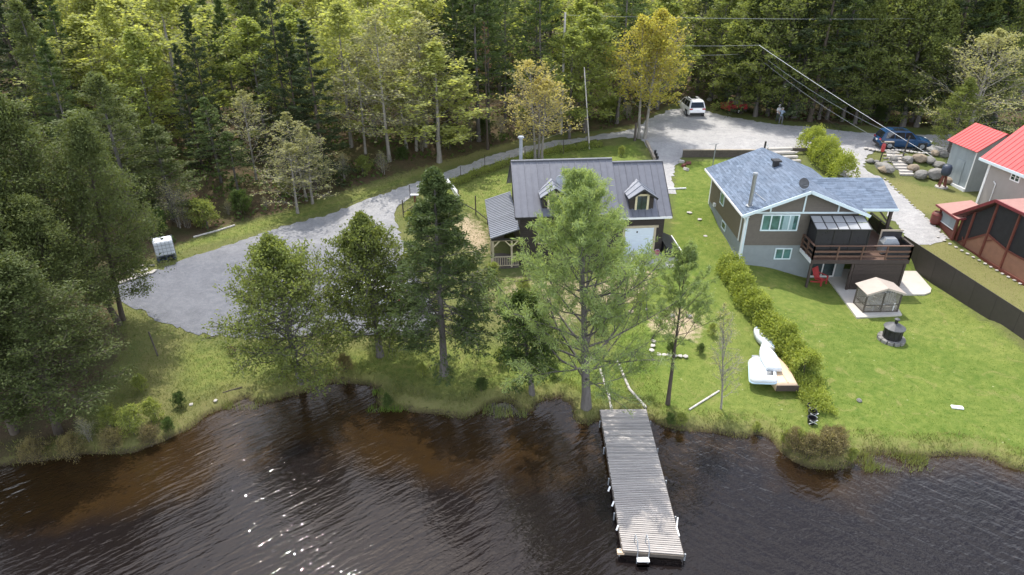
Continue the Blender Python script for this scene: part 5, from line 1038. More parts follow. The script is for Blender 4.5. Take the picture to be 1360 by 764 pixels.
# ---------------------------------------------------------------- people
def person(label, loc, rz, shirt, trousers, pose, cap):
    t = thing('person', label, 'person', loc, rz)
    J = dict(pose); names = list(J); vid = {n: i for i, n in enumerate(names)}
    E = [('pel','chest'),('chest','neck'),('neck','head'),('head','crown'),('chest','sl'),('sl','el'),('el','wl'),('chest','sr'),('sr','er'),('er','wr'),('pel','hl'),('hl','kl'),('kl','al'),('al','tl'),('pel','hr'),('hr','kr'),('kr','ar'),('ar','tr')]
    rad = dict(pel=.155, chest=.165, neck=.06, head=.105, crown=.075, sl=.075, sr=.075, el=.048, er=.048, wl=.032, wr=.032, hl=.10, hr=.10, kl=.065, kr=.065, al=.045, ar=.045, tl=.035, tr=.035)
    V = [Vector(J[n]) for n in names]; Ei = [(vid[a], vid[b]) for a, b in E]; Rr = [rad[n] for n in names]
    for s, wn, en in (('l', 'wl', 'el'), ('r', 'wr', 'er')):
        w, e = Vector(J[wn]), Vector(J[en]); d = (w-e).normalized(); side = d.cross(Vector((0, 0, 1))).normalized() if abs(d.z) < .95 else Vector((1, 0, 0))
        pi = len(V); V.append(w+d*.08); Rr.append(.035); Ei.append((vid[wn], pi))
        for k, (o, l) in enumerate(((-.03, .08), (-.01, .095), (.01, .09), (.03, .07))):
            a = len(V); V.append(w+d*.12+side*o); Rr.append(.011); Ei.append((pi, a)); V.append(w+d*(.12+l*.6)+side*o*1.1+Vector((0, 0, -.02))); Rr.append(.009); Ei.append((a, a+1))
        a = len(V); V.append(w+d*.07+side*-.055); Rr.append(.012); Ei.append((pi, a))
    me = bpy.data.meshes.new('skel'); me.from_pydata([tuple(v) for v in V], Ei, []); o = bpy.data.objects.new('skel', me); COL.objects.link(o)
    m = o.modifiers.new('s', 'SKIN'); 
    for i, sv in enumerate(me.skin_vertices[0].data): sv.radius = (Rr[i], Rr[i]*(.72 if names[i:i+1] and names[i] in ('chest', 'pel') else 1)); sv.use_root = (i == 0)
    o.modifiers.new('b', 'SUBSURF').levels = 1
    dg = bpy.context.evaluated_depsgraph_get(); bme_ = bpy.data.meshes.new_from_object(o.evaluated_get(dg)); bpy.data.objects.remove(o); bme_.name = 'body'
    bme_.materials.clear()
    for mm in (M['skin'], shirt, trousers, M['black']): bme_.materials.append(mm)
    nz, pz = J['neck'][2]-.0, J['pel'][2]+.02; el = Vector(J['el']), Vector(J['er'])
    for p in bme_.polygons:
        c = p.center; p.use_smooth = True; k = 1
        if c.z > nz+.01: k = 0
        elif c.z < .11: k = 3
        elif c.z < pz-.06 and min((c-Vector(J['wl'])).length, (c-Vector(J['wr'])).length) > .22: k = 2
        if min((c-Vector(J['wl'])).length, (c-Vector(J['wr'])).length) < .2 or any((c-e).length < .07 for e in el): k = 0
        p.material_index = k
    link('body', bme_, t); h = Vector(J['head'])
    hb = MB(); hb.smooth = True; hb.lathe([(.118, -.02), (.122, .04), (.105, .10), (.06, .145), (.005, .155)], 14, tuple(h+Vector((0, .015, .02)))); hb.build('cap' if cap else 'hair', M['white'] if cap else M['hair'], t)
    if cap: MB().box(h+Vector((0, -.13, .05)), (.15, .12, .015)).build('cap_brim', M['white'], t)
    fb = MB(); fb.box(h+Vector((0, -.105, -.0)), (.03, .04, .05)); fb.build('nose', M['skin'], t)
    for s in (-1, 1):
        MB().box(h+Vector((s*.04, -.098, .03)), (.025, .012, .012)).build('eye', M['black'], t); MB().box(h+Vector((s*.108, .0, .0)), (.02, .035, .06)).build('ear', M['skin'], t)
    MB().box(h+Vector((0, -.095, -.05)), (.055, .012, .012)).build('mouth', M['red_fascia'], t)
stand = dict(pel=(0,0,.95), chest=(0,-.02,1.30), neck=(0,-.03,1.50), head=(0,-.05,1.62), crown=(0,-.05,1.72), sl=(-.19,-.02,1.42), el=(-.27,-.06,1.14), wl=(-.20,-.28,1.02), sr=(.19,-.02,1.42), er=(.27,-.02,1.14), wr=(.26,-.14,.90), hl=(-.10,0,.88), kl=(-.13,-.03,.49), al=(-.14,0,.08), tl=(-.15,-.14,.04), hr=(.10,0,.88), kr=(.13,-.02,.49), ar=(.15,.02,.08), tr=(.17,-.12,.04))
st2 = dict(stand); st2.update(wr=(.42,-.28,1.30), er=(.36,-.06,1.22), wl=(-.22,-.26,1.12), head=(.02,-.08,1.60), crown=(.02,-.09,1.70))
q = at(1033, 163); person('person in a white shirt and pale cap standing on the road verge', (q[0], q[1]+.35, q[2]), R(20), M['shirt_white'], M['trousers'], stand, True)
q = at(1036, 166); person('person in a grey blue shirt standing in front of the one in white', q, R(150), M['shirt_blue'], M['shorts'], st2, False)
# ---------------------------------------------------------------- stones
def rock_mesh(seed, m, flat=.75, sub=2):
    bm = bmesh.new(); bmesh.ops.create_icosphere(bm, subdivisions=sub, radius=1); r = random.Random(seed); sx = [(Vector((r.gauss(0, 1), r.gauss(0, 1), r.gauss(0, 1))).normalized(), r.uniform(.62, .92)) for _ in range(9)]
    for v in bm.verts:
        for d, k in sx:
            e = v.co.dot(d)-k
            if e > 0: v.co -= d*e*.85
        v.co *= 1+r.uniform(-.035, .035); v.co.z *= flat
    me = bpy.data.meshes.new('boulder'); bm.to_mesh(me); bm.free(); me.materials.append(m); return me
RK = [rock_mesh(i, M['stone'] if i % 3 else M['stone_tan']) for i in range(6)]; RKP = [rock_mesh(20+i, M['stone_pale'], .45, 1) for i in range(4)]
def stone(name, px, py, wpx, label, cat='boulder', group=None, pale=False, hz=1.0, k=0, sink=.3, ratio=1.0):
    q = G(px, py); zd = q[1]*math.cos(PITCH)+(HC-q[2])*math.sin(PITCH); r = wpx/F*zd/2
    me = (RKP if pale else RK)[k % (4 if pale else 6)]; o = link(name, me); o.location = (q[0], q[1], TM(q[0], q[1])+r*hz*.7*(1-sink)*.8); o.scale = (r*1.08, r*1.08*ratio, r*hz); o.rotation_euler = (0, 0, k*1.9); return tag(o, label, cat, group)
bl = [(1174,228,15,'low tan'),(1186,214,10,'small rounded'),(1205,216,14,'rounded grey'),(1220,214,16,'wide grey'),(1234,216,13,'brown'),(1246,222,14,'dark grey'),(1212,226,13,'squat'),(1222,236,17,'big pale tan'),(1243,237,21,'largest tan'),(1258,243,13,'reddish'),(1155,216,9,'small tan'),(1163,217,8,'tiny tan'),(1240,206,11,'dark top'),(1252,208,12,'upper grey')]
for i, (x, y, wd, ds) in enumerate(bl): stone('boulder', x, y, wd*1.12, f'{ds} boulder, {ordw[i]} of those set in the bank below the blue car', group='boulders in the bank below the blue car', k=i, hz=.95, sink=.15)
stone('boulder', 1173, 226, 30, 'long flat boulder at the left foot of the stone steps', k=1, hz=.6, ratio=.6)
for i, (x, y, wd, ds) in enumerate([(961,134,14,'big pale grey'),(949,131,9,'small grey'),(942,134,7,'small dark'),(986,132,8,'grey')]): stone('boulder', x, y, wd, f'{ds} boulder lying between the white car and the red trailer', k=i+2)
stp = thing('stone_steps', 'pale flat stone steps leading down the bank below the blue car', 'steps', (0, 0, 0))
for i in range(8):
    q = G(1184+i*2.8, 203+i*4.1); w_ = .95+.12*(i % 3); mb = MB(); r0 = random.Random(i)
    poly = [(q[0]-w_*.6+r0.uniform(-.1, .1), q[1]-.22), (q[0]+w_*.6+r0.uniform(-.1, .1), q[1]-.26), (q[0]+w_*.55, q[1]+.22), (q[0]-w_*.5, q[1]+.26)]
    z = TM(q[0], q[1])+.10; mb.prism(poly, z-.2, z).build('step', M['stone_pale'], stp)
for i in range(22):
    x = 1150+i*5.0; y = 199+1.5*math.sin(i*.5)+min(5, i*.45); stone('edging_stone', x, y, 6.5, f'{ordw[i]} pale flat stone from left edging the parking place under the blue car', 'stone', 'pale edging stones under the blue car', pale=True, k=i, hz=1, sink=-.2, ratio=.8)
for i in range(15):
    x = 1176+(i % 5)*5.5; y = 206+(i//5)*4.5; stone('paving_stone', x, y, 7, f'{ordw[i]} dark slate slab in the patch left of the stone steps', 'stone', 'slate slabs left of the stone steps', pale=False, k=i, hz=.35, ratio=.7)
for i in range(24):
    a = i/23; x = 1175+a*84; y = 238+a*80; stone('edging_stone', x, y, 3.6, f'{ordw[i]} small pale stone from the top in the line right of the narrow driveway', 'stone', 'pale stones lining the narrow driveway', pale=True, k=i, hz=.8, sink=-.1)
for i in range(16):
    a = i/15; stone('edging_stone', 1246+a*116, 316+a*66, 5, f'{ordw[i]} pale stone from left in the line before the red screen house', 'stone', 'pale stones in front of the red screen house', pale=True, k=i, hz=.8, sink=-.1)
rs = random.Random(9)
for i in range(30):
    a = i/29; stone('border_stone', 156+a*50, 378-a*16+rs.uniform(-1.5, 1.5), 5.5, f'{ordw[i]} small white stone from left bordering the left end of the gravel pad', 'stone', 'white border stones at the left end of the gravel pad', pale=True, k=i, hz=1, sink=-.2)
for i in range(26): stone('border_stone', rs.uniform(160, 203), rs.uniform(352, 366), rs.uniform(3.5, 6), 'loose stone heaped in the bed behind the white border stones', 'stone', 'loose stones behind the white border', pale=rs.random() < .6, k=i, hz=.9)
for i, (x, y, wd) in enumerate([(838,415,8),(848,420,7),(872,424,7),(888,412,9),(893,420,8),(915,421,9),(921,427,7),(905,408,7),(858,412,6),(880,432,6)]): stone('garden_stone', x, y, wd, f'{ordw[i]} grey stone in the loose ring round the bare patch behind the thin pine', 'stone', 'stones round the bare patch', k=i, hz=.7)
for i, (x, y, ds) in enumerate([(916,283,'larger white flat stone'),(929,292,'smaller white flat stone'),(937,314,'pinkish flat stone'),(922,333,'tiny tan stone')]): stone('lawn_stone', x, y, 8-i, ds+' lying in the grass between the two houses', 'stone', pale=True, k=i, hz=.5)
stone('shore_rock', 286, 532, 6, 'pale round rock sitting on the shore grass at left', 'rock', pale=True, k=1, hz=1.4); stone('shore_rock', 254, 538, 6, 'flat pinkish rock near the left shore', 'rock', pale=True, k=2)
stone('shore_rock', 1141, 533, 7, 'small grey rock on the right lawn near the bush', 'rock', k=4); 
for i in range(9): stone('garden_stone', 868+(i*7 if i > 2 else 0)-(0 if i > 2 else i*1.2)-(14 if i > 2 else 0), 455+(i*6 if i <= 2 else 16+i*.5), 8, f'{ordw[i]} white slab of the L shaped edging at the thin pine', 'stone', 'white slabs of the L shaped edging', pale=True, k=i, hz=.8, sink=-.3)
# white paper-like tile on the right lawn
q = at(1271, 542, .0); o = MB().b(-.28, .28, -.12, .12, .0, .09).build('white_block', M['white'], None, bevel=.02); o.location = q; o.rotation_euler = (0, 0, -.2); tag(o, 'white flat block lying on the right lawn near the water', 'block')
# ---------------------------------------------------------------- hedges and shrubs
def hedge(name, label, path, w, h, n, seed, lm, cat='hedge', leaf=.13, tall=1.0):
    rg_ = np.random.RandomState(seed); pts = np.array([G(x, y)[:2] for x, y in path]); seg = np.diff(pts, axis=0); ln = np.hypot(seg[:, 0], seg[:, 1]); cum = np.concatenate([[0], np.cumsum(ln)])
    s = rg_.uniform(0, cum[-1], n); k = np.clip(np.searchsorted(cum, s)-1, 0, len(ln)-1); t = (s-cum[k])/ln[k]; c = pts[k]+seg[k]*t[:, None]; nrm_ = np.stack([-seg[k, 1], seg[k, 0]], 1)/ln[k][:, None]
    hh = h*(1+.20*np.sin(s*2.1+seed)+.17*np.sin(s*4.7)+.15*np.sin(s*11.3)); wd = w*(1+.15*np.sin(s*1.7+1)+.12*np.sin(s*5.1))
    th = rg_.uniform(0, PI, n); rr_ = rg_.uniform(.55, 1.04, n)**.6; off = np.cos(th)*wd*rr_; zz = (np.abs(np.sin(th))**.6)*hh*rr_
    xy = c+nrm_*off[:, None]+rg_.normal(0, .09, (n, 2)); z = tzmesh(xy[:, 0], xy[:, 1])+zz*tall+np.abs(rg_.normal(0, .09, n))*(1+1.5*(rg_.rand(n)<.1))
    C = np.stack([xy[:, 0], xy[:, 1], z], 1); D = np.stack([nrm_[:, 0]*np.cos(th), nrm_[:, 1]*np.cos(th), np.sin(th)+.4], 1)
    t_ = thing(name, label, cat, (0, 0, 0)); link('foliage', leaf_mesh('foliage', C, D, leaf, leaf*.65, rg_, lm, .9), t_)
    sg = []
    for i in range(int(cum[-1]*3)):
        j = rg_.randint(n); b = c[j]; z0 = TM(b[0], b[1]); sg.append((np.array([b[0], b[1], z0-.1]), np.array([b[0]+rg_.uniform(-.3, .3), b[1]+rg_.uniform(-.3, .3), z0+hh[j]*.8]), .02, .006))
    o = link('stems', segs_mesh('stems', sg, 4, M['bark_brown']), t_); kind(o, 'stuff'); return t_
hedge('hedge', 'long yellow green hedge running down the lawn between the two yards', [(967,362),(985,395),(1003,420),(1027,450),(1052,480),(1070,505)], .75, 1.25, 26000, 3, M['leaf_hedge'])
hedge('hedge', 'yellow green hedge behind the blue grey shingle roof beside the road', [(1073,197),(1088,212),(1105,228),(1122,244)], .95, 1.9, 12000, 5, M['leaf_hedge'], leaf=.16)
hedge('low_hedge', 'low green hedge row along the gravel lane above the cottage', [(598,250),(630,236),(665,224),(700,212),(735,204),(800,195)], .32, .55, 7000, 7, M['leaf_green'], leaf=.11)
hedge('flower_bed', 'sprawling yellow green undergrowth between the long hedge and the shore bush', [(1068,505),(1080,528),(1092,552)], .75, .30, 4500, 9, M['leaf_hedge'], 'shrub', leaf=.10)
for i_, (x, y, h_, lb_) in enumerate([(1056,598,1.1,'leftmost'),(1074,604,1.3,'second'),(1092,606,1.4,'third'),(1110,604,1.1,'fourth'),(1058,584,.7,'rear left'),(1096,586,.9,'rear middle'),(1110,588,.9,'rear right')]):
    q = G(x, y); place_tree(PRO['redshrub'][0], q[0], q[1], h_, i_*1.7, .95, f'{lb_} reddish brown twiggy bush of the clump at the waterline right of the dock', 'bush', 'reddish bushes at the waterline', 'shore_bush')
for i_, (x, y, h_) in enumerate([(1040,594,.9),(1060,597,1.1),(1130,612,.8)]):
    q = G(x, y); place_tree(PRO['limeshrub'][0], q[0], q[1], h_, i_*1.3, .8, f"{['left','middle','right'][i_]} yellow green shoot growing among the reddish waterline bushes", 'bush', 'green shoots in the waterline bushes', 'shore_bush')
def shr(k, px, py, h, label, cat='shrub', grp=None, sx=1.0, nm='shrub'):
    q = G(px, py); place_tree(PRO[k][0], q[0], q[1], h, px*.37, sx, label, cat, grp, nm)
SH = [('limeshrub',180,575,1.6,'yellow green shrub at the foot of the lower left cedars'),('shrub',240,540,.9,'small rounded dark green shrub on the left shore'),('limeshrub',205,560,1.3,'light green shrub on the left bank above the waterline'),('limeshrub',150,572,1.4,'light green shrub at the edge of the lower left cedars'),('limeshrub',188,520,1.0,'light low shrub in the grass under the lower left cedars'),('bareshrub',120,585,1.6,'bare twiggy shrub at the foot of the lower left cedars'),('shrub',225,572,.8,'dark low shrub on the left waterline'),('redshrub',200,590,1.0,'brown low shrub by the left waterline'),('redshrub',150,598,1.1,'brown shrub under the lower left cedar at the waterline'),('redshrub',95,606,1.2,'brown shrub left of the others along the dark shore'),('redshrub',45,612,1.2,'brown shrub near the left corner of the shore'),('shrub',515,540,.8,'green reed like clump between two small bays'),
 ('redshrub',460,492,1.0,'brown twiggy shrub beside the second cedar'),('shrub',890,562,.7,'green shrub at the waterline right of the dock'),('limeshrub',905,565,.8,'yellow green shrub next to the green one right of the dock'),('limeshrub',1004,574,.6,'low yellow green shrub on the shore below the boats'),('shrub',640,520,.9,'dark shrub between spruce and the small bushy tree'),('limeshrub',560,500,.8,'light shrub left of the spruce trunk'),('shrub',735,500,.9,'dark green shrub left of the white pine trunk'),('limeshrub',665,485,1.0,'light green shrub behind the small bushy tree'),
 ('limeshrub',820,420,1.0,'light green bush in the garden behind the white pine'),('limeshrub',850,405,.9,'light green bush beside the sandy patch'),('shrub',890,470,.8,'dark shrub beside the white slabs'),('shrub',930,470,.7,'green low shrub right of the thin pine'),('limeshrub',945,445,.8,'light low bush near the long hedge'),('shrub',800,440,.9,'green bush at the right side of the white pine'),('limeshrub',870,385,.8,'light green bush below the garage apron'),
 ('redshrub',310,470,.5,'tiny brown shrub on the grass below the gravel pad'),('limeshrub',545,300,1.2,'light shrub at the garden fence corner'),('limeshrub',655,370,1.2,'light shrub below the porch'),('shrub',640,395,1.3,'green shrub between spruce and porch'),('limeshrub',695,395,1.3,'light shrub in front of the cottage wall'),('limeshrub',730,235,.6,'light shrub behind the left dormer'),('limeshrub',825,208,1.0,'pale green shrub behind the cottage ridge')]
for k, x, y, h, lb in SH: shr(k, x, y, h, lb)
# undergrowth along the forest edge
EB = [(210,330),(240,318),(262,312),(290,300),(318,296),(345,290),(372,276),(400,268),(425,262),(452,254),(478,246),(505,240),(532,230),(560,220),(590,212),(622,200),(648,192),(672,186),(700,180),(730,174),(760,172),(790,170),(815,168),(838,166),(875,140),(892,130),(1000,152),(1015,158),(1060,162),(1090,166),(1120,168),(1150,170),(1180,172),(1260,172),(1285,175)]
for i, (x, y) in enumerate(EB):
    k = ['shrub','bareshrub','limeshrub','bareshrub'][i % 4]; q = G(x, y-4); place_tree(PRO[k][0], q[0]+rs.uniform(-.5, .5), q[1]+rs.uniform(.5, 2), rs.uniform(1.2, 2.6), i*1.1, rs.uniform(1, 1.5), f"{ordw[i % 20]} {['dark','bare','light green','pale bare'][i % 4]} shrub {'on the right half' if i >= 20 else 'on the left half'} of the wood edge", 'shrub', 'undergrowth shrubs along the wood edge', 'shrub')
# forest floor growth: one uncountable layer
rg3 = np.random.RandomState(8); n = 60000; Yf = 44+rg3.rand(n)**1.2*60; Xf = rg3.uniform(-1, 1, n)*(12+Yf*.8)
kf = inpoly(Xf, Yf, FOREST); Xf, Yf = Xf[kf], Yf[kf]; cl = np.sin(Xf*.9+np.sin(Yf*.7)*2)+np.sin(Yf*1.1+Xf*.3); kf = cl > -.2; Xf, Yf = Xf[kf], Yf[kf]
C = np.stack([Xf, Yf, tzmesh(Xf, Yf)+np.abs(rg3.normal(0, .35, len(Xf)))], 1); me = leaf_mesh('undergrowth', C, np.tile([0, 0, .6], (len(C), 1)), .34, .2, rg3, M['leaf_dark'], .8)
o = link('undergrowth', me); kind(o, 'stuff'); o['label'] = 'low leafy growth covering the forest floor'
# grass blades: shore fringe and rough, then the yards
def grass(name, label, cond, n, h, w, m, seed):
    r_ = np.random.RandomState(seed); Y = 22+r_.rand(n)**1.1*42; X = r_.uniform(-1, 1, n)*(8+Y*.78); d = shore_d(X, Y); k = cond(X, Y, d, r_); X, Y, d = X[k], Y[k], d[k]; n = len(X)
    z = tzmesh(X, Y); hh = h(d, r_, n); az = r_.uniform(0, 2*PI, n); lx = r_.normal(0, .35, n)*hh; ly = r_.normal(0, .35, n)*hh; ww = w*r_.uniform(.6, 1.3, n)
    v = np.stack([np.stack([X-np.cos(az)*ww, Y-np.sin(az)*ww, z-.02], 1), np.stack([X+np.cos(az)*ww, Y+np.sin(az)*ww, z-.02], 1), np.stack([X+lx, Y+ly, z+hh], 1)], 1).reshape(-1, 3)
    me = mesh_np(name, v, tris=np.arange(n*3).reshape(n, 3)); me.materials.append(m); o = link(name, me); kind(o, 'stuff'); o['label'] = label; return o
M['grass_dry'] = leafmat('rough_grass', (.12,.175,.04), (.21,.22,.08), .35); M['grass_green'] = leafmat('green_grass', (.10,.18,.022), (.17,.25,.04), .35); M['reed'] = leafmat('shore_reeds', (.12,.165,.04), (.24,.23,.09), .35)
roadw = P2(ROAD_PX); forp = FOREST
_rn = np.random.RandomState(77)
def notroad(X, Y): return ~inpoly(X+_rn.normal(0, .28, len(X)), Y+_rn.normal(0, .28, len(X)), roadw)
grass('shore_grass', 'tall rough grass fringing the water edge', lambda X, Y, d, r: (d > -.12) & (d < 1.3) & (np.sin(X*1.9+np.sin(Y*2.3+X))+r.normal(0, .7, len(X)) > -.4), 360000, lambda d, r, n: r.uniform(.04, .20, n)*(1+.7*(r.rand(n) < .12)), .018, M['reed'], 1)
grass('rough_grass', 'rough unmown grass on the left bank and under the trees', lambda X, Y, d, r: (d > .8) & (X < 8) & notroad(X, Y) & (~inpoly(X, Y, forp)) & (Y < 62) & ~((X > -1) & (X < 11) & (Y > 40.5) & (Y < 51)), 380000, lambda d, r, n: r.uniform(.03, .12, n), .02, M['grass_dry'], 2)
grass('lawn_grass', 'mown green lawn grass with longer tufts', lambda X, Y, d, r: (d > .8) & (X > -2) & notroad(X, Y) & (~inpoly(X, Y, forp)) & ~((X > 15.5) & (X < 27) & (Y > 36) & (Y < 50.5)) & ~((X < 13.5) & (Y > 39)) & (X < 36), 200000, lambda d, r, n: r.uniform(.02, .06, n), .022, M['grass_green'], 3)
M['pebble'] = leafmat('loose_gravel', (.10,.10,.11), (.44,.43,.41), .0, rough=.9)
grass('loose_gravel', 'loose gravel stones strewn over the road and parking places', lambda X, Y, d, r: inpoly(X+r.normal(0, .25, len(X)), Y+r.normal(0, .25, len(X)), roadw), 330000, lambda d, r, n: r.uniform(.015, .05, n), .035, M['pebble'], 4)
grass('shore_litter', 'small stones and driftwood bits along the waterline', lambda X, Y, d, r: (d > -.35) & (d < .3) & (np.sin(X*1.3)+r.normal(0, 1, len(X)) > 0), 500000, lambda d, r, n: r.uniform(.02, .09, n)+np.clip(-d, 0, 1)*.1, .04, M['driftwood'], 5)
for px0, px1, py0, py1, sd_, nn in ((492, 548, 520, 548, 1, 1300), (1140, 1235, 604, 628, 2, 1500), (300, 350, 522, 545, 3, 500), (640, 700, 540, 556, 4, 500)):
    r_ = np.random.RandomState(sd_); a = np.array(P(px0, (py0+py1)/2, 0)); b = np.array(P(px1, (py0+py1)/2, 0)); y0_, y1_ = P(px0, py1, 0)[1], P(px0, py0, 0)[1]
    X = r_.uniform(a[0], b[0], nn); Y = r_.uniform(y0_, y1_, nn); k = np.sin(X*3+sd_)+np.sin(Y*4+X)+r_.normal(0, .6, nn) > 0; X, Y = X[k], Y[k]; n_ = len(X); hh = r_.uniform(.15, .5, n_); ww = .013
    v = np.stack([np.stack([X-ww, Y, X*0-.1], 1), np.stack([X+ww, Y, X*0-.1], 1), np.stack([X+r_.normal(0, .12, n_), Y+r_.normal(0, .12, n_), hh], 1)], 1).reshape(-1, 3)
    me = mesh_np('reeds', v, tris=np.arange(n_*3).reshape(n_, 3)); me.materials.append(M['grass_dry' if sd_ > 1 else 'grass_green']); o = kind(link('reeds', me), 'stuff'); o['label'] = 'reeds standing in the shallow water'
# ---------------------------------------------------------------- patio, small gazebo, fire pit, chair
pt = MB().slab([P(1096, 350, .47), P(1099, 369, .47), P(1138, 421.5, .47), P(1198, 418, .47), P(1185, 395, .47), P(1166, 372, .47), P(1160, 350, .47)], .25).build('patio', M['slab'], None); kind(pt, 'structure')
pt2 = MB().slab([P(1190, 345, .46), P(1185, 362, .46), P(1197, 391, .46), P(1228, 391, .46), P(1236, 388, .46), P(1237, 383, .46), P(1210, 352, .46), P(1203, 345, .46)], .25).build('patio_path', M['slab'], None); kind(pt2, 'structure')
g0, g1, g2 = [Vector(P(x, y, .48)) for x, y in ((1146, 415), (1191, 414), (1187, 396))]
gb = thing('garden_gazebo', 'small taupe pop-up gazebo with furniture inside standing on the patio slab', 'gazebo', tuple(g0), math.atan2((g1-g0).y, (g1-g0).x)); gw = (g1-g0).length; gdp = 1.2
M['canopy'] = mat('beige_canopy', (.38,.33,.285), (.33,.285,.245), 2, .8, .15); M['net'] = screenmat('beige_net', (.34,.31,.27), .38)
for x in (0, gw*.5, gw):
    for y in (0, gdp): MB().b(x-.04, x+.04, y-.04, y+.04, 0, 1.38).build('post', M['timber_dark'], gb)
e, zz0, zz1 = .16, 1.38, 1.80
fquad(gb, 'canopy_side', [(-e, -e, zz0), (gw/2, -e, zz1), (gw/2, gdp+e, zz1), (-e, gdp+e, zz0)], .03, M['canopy']); fquad(gb, 'canopy_side', [(gw/2, -e, zz1), (gw+e, -e, zz0), (gw+e, gdp+e, zz0), (gw/2, gdp+e, zz1)], .03, M['canopy'])
MB().bar((-e, -e, zz0-.07), (gw/2, -e, zz1-.07), .03, .12).bar((gw+e, -e, zz0-.07), (gw/2, -e, zz1-.07), .03, .12).build('valance', M['canopy'], gb)
for (a, b) in (((0, 0), (gw*.5, 0)), ((gw*.5, 0), (gw, 0)), ((0, 0), (0, gdp)), ((gw, 0), (gw, gdp)), ((0, gdp), (gw, gdp))):
    MB().bar((a[0], a[1], .72), (b[0], b[1], .72), .01, 1.28).build('net', M['net'], gb); MB().bar((a[0], a[1], .5), (b[0], b[1], .5), .05, .05).build('side_rail', M['timber_dark'], gb); MB().bar((a[0], a[1], .04), (b[0], b[1], .04), .05, .06).build('bottom_rail', M['timber_dark'], gb)
ob = Vector(tuple(g0)); rt = Matrix.Rotation(gb.rotation_euler.z, 3, 'Z')
def garden_chair(px, py, z, rz, label, m, name='garden_chair'):
    q = P(px, py, z); c = thing(name, label, 'chair', q, rz)
    for i in range(5): MB().bar((-.24+i*.12, .18, .32), (-.28+i*.14, .50, 1.0), .1, .025).build('back_slat', m, c)
    for i in range(5): MB().b(-.27, .27, -.38+i*.115, -.38+i*.115+.1, .34-.0+(-i*.012), .365-i*.012).build('seat_slat', m, c)
    for s in (-1, 1):
        MB().b(s*.33-.05, s*.33+.05, -.42, .35, .58, .605).build('arm', m, c); MB().b(s*.31-.03, s*.31+.03, -.40, -.31, 0, .58).build('leg', m, c); MB().bar((s*.28, -.36, .30), (s*.28, .42, .03), .04, .1).build('leg', m, c)
    return c
garden_chair(1157, 408, .48, .4, 'pale garden chair inside the small patio gazebo at left', M['white']); garden_chair(1178, 409, .48, -.5, 'pale garden chair inside the small patio gazebo at right', M['white'])
tb = thing('garden_table', 'small round pale table between the two chairs in the patio gazebo', 'table', P(1167, 411, .48)); MB().tube((0, 0, .5), (0, 0, .54), .35, n=18).build('table_top', M['white'], tb); MB().tube((0, 0, 0), (0, 0, .5), .03).build('leg', M['black'], tb)
garden_chair(1087, 376, .75, R(35), 'red slatted lounge chair on the grass left of the patio', M['red_plastic'], 'lounge_chair')
q = at(1183, 452, 0); fp = thing('fire_pit', 'round black screened fire pit with conical hood standing on a stone ring', 'fire pit', q)
for i in range(12):
    a = i*PI/6; MB().box((math.cos(a)*.62, math.sin(a)*.62, .1), (.26, .3, .24), rz=a).build('ring_stone', M['stone'], fp, bevel=.02)
MB().tube((0, 0, .05), (0, 0, .3), .5, .5, 20).build('fire_bowl', M['black'], fp)
for i in range(10):
    a = i*PI/5; MB().box((math.cos(a)*.5, math.sin(a)*.5, .6), (.03, .04, .6), rz=a).build('bar', M['black'], fp)
MB().lathe([(.49, .3), (.49, .9)], 24).build('mesh_screen', M['screen'], fp); MB().lathe([(.60, .88), (.60, .92), (.15, 1.18), (.13, 1.18)], 12).build('hood', M['dark_metal'], fp); MB().tube((0, 0, 1.15), (0, 0, 1.42), .09, n=12).build('flue', M['black'], fp); MB().lathe([(.15, 1.42), (.15, 1.46), (.03, 1.54)], 12).build('flue_cap', M['dark_metal'], fp)
# barbecue under a grey cover on the deck
bq = thing('barbecue', 'barbecue under a silver grey cover in the right corner of the raised deck', 'barbecue', (25.2, 40.7, DZ+.036)); MB().add([(-.5,-.3,0),(.5,-.3,0),(.5,.3,0),(-.5,.3,0),(-.55,-.3,.75),(.55,-.3,.75),(.55,.3,.8),(-.55,.3,.8),(-.35,-.18,1.08),(.35,-.18,1.08),(.35,.25,1.1),(-.35,.25,1.1)], [(3,2,1,0),(0,1,5,4),(1,2,6,5),(2,3,7,6),(3,0,4,7),(4,5,9,8),(5,6,10,9),(6,7,11,10),(7,4,8,11),(8,9,10,11)]).build('cover', M['grey_metal'], bq); MB().b(-.55, .55, -.32, .32, .0, .06).build('base', M['black'], bq)
# ---------------------------------------------------------------- boats
def hull(name, label, c, rz, L_, Wd, H, m, flip=True, stern=.85, square=True, tiltx=0, mi=None, cat='boat'):
    t = thing(name, label, cat, c, rz); mb = MB(); mb.smooth = True; prof = []; n = 14; N = 9
    for i in range(n+1):
        u = i/n; w = Wd/2*(math.sin(PI*min(1, (u*.5+ (0 if not square else 0)+.5)))**.75 if square else math.sin(PI*(u*.94+.03))**.7); w = max(w, .02)
        if square: w = Wd/2*max(.03, (1-max(0, (u-.35)/.65)**2.2))*(stern+(1-stern)*min(1, u*3))
        for k in range(N):
            a = PI*k/(N-1); s_ = math.cos(a); q_ = math.sin(a)**.45; z = H*q_*(1-.25*u*u if square else .8+.2*math.sin(PI*u)); prof.append((w*(abs(s_)**.6)*(1 if s_ > 0 else -1), (u-.5)*L_, z))
    fs = [(i*N+k, i*N+k+1, (i+1)*N+k+1, (i+1)*N+k) for i in range(n) for k in range(N-1)]; fs += [tuple(range(N)), tuple(range(n*N, (n+1)*N))[::-1]]; fs += [(i*N, (i+1)*N, (i+1)*N+N-1, i*N+N-1) for i in range(n)]
    mb.add(prof, fs); h = mb.build('hull', m, t); t.rotation_euler = (tiltx, 0, rz); return t, h
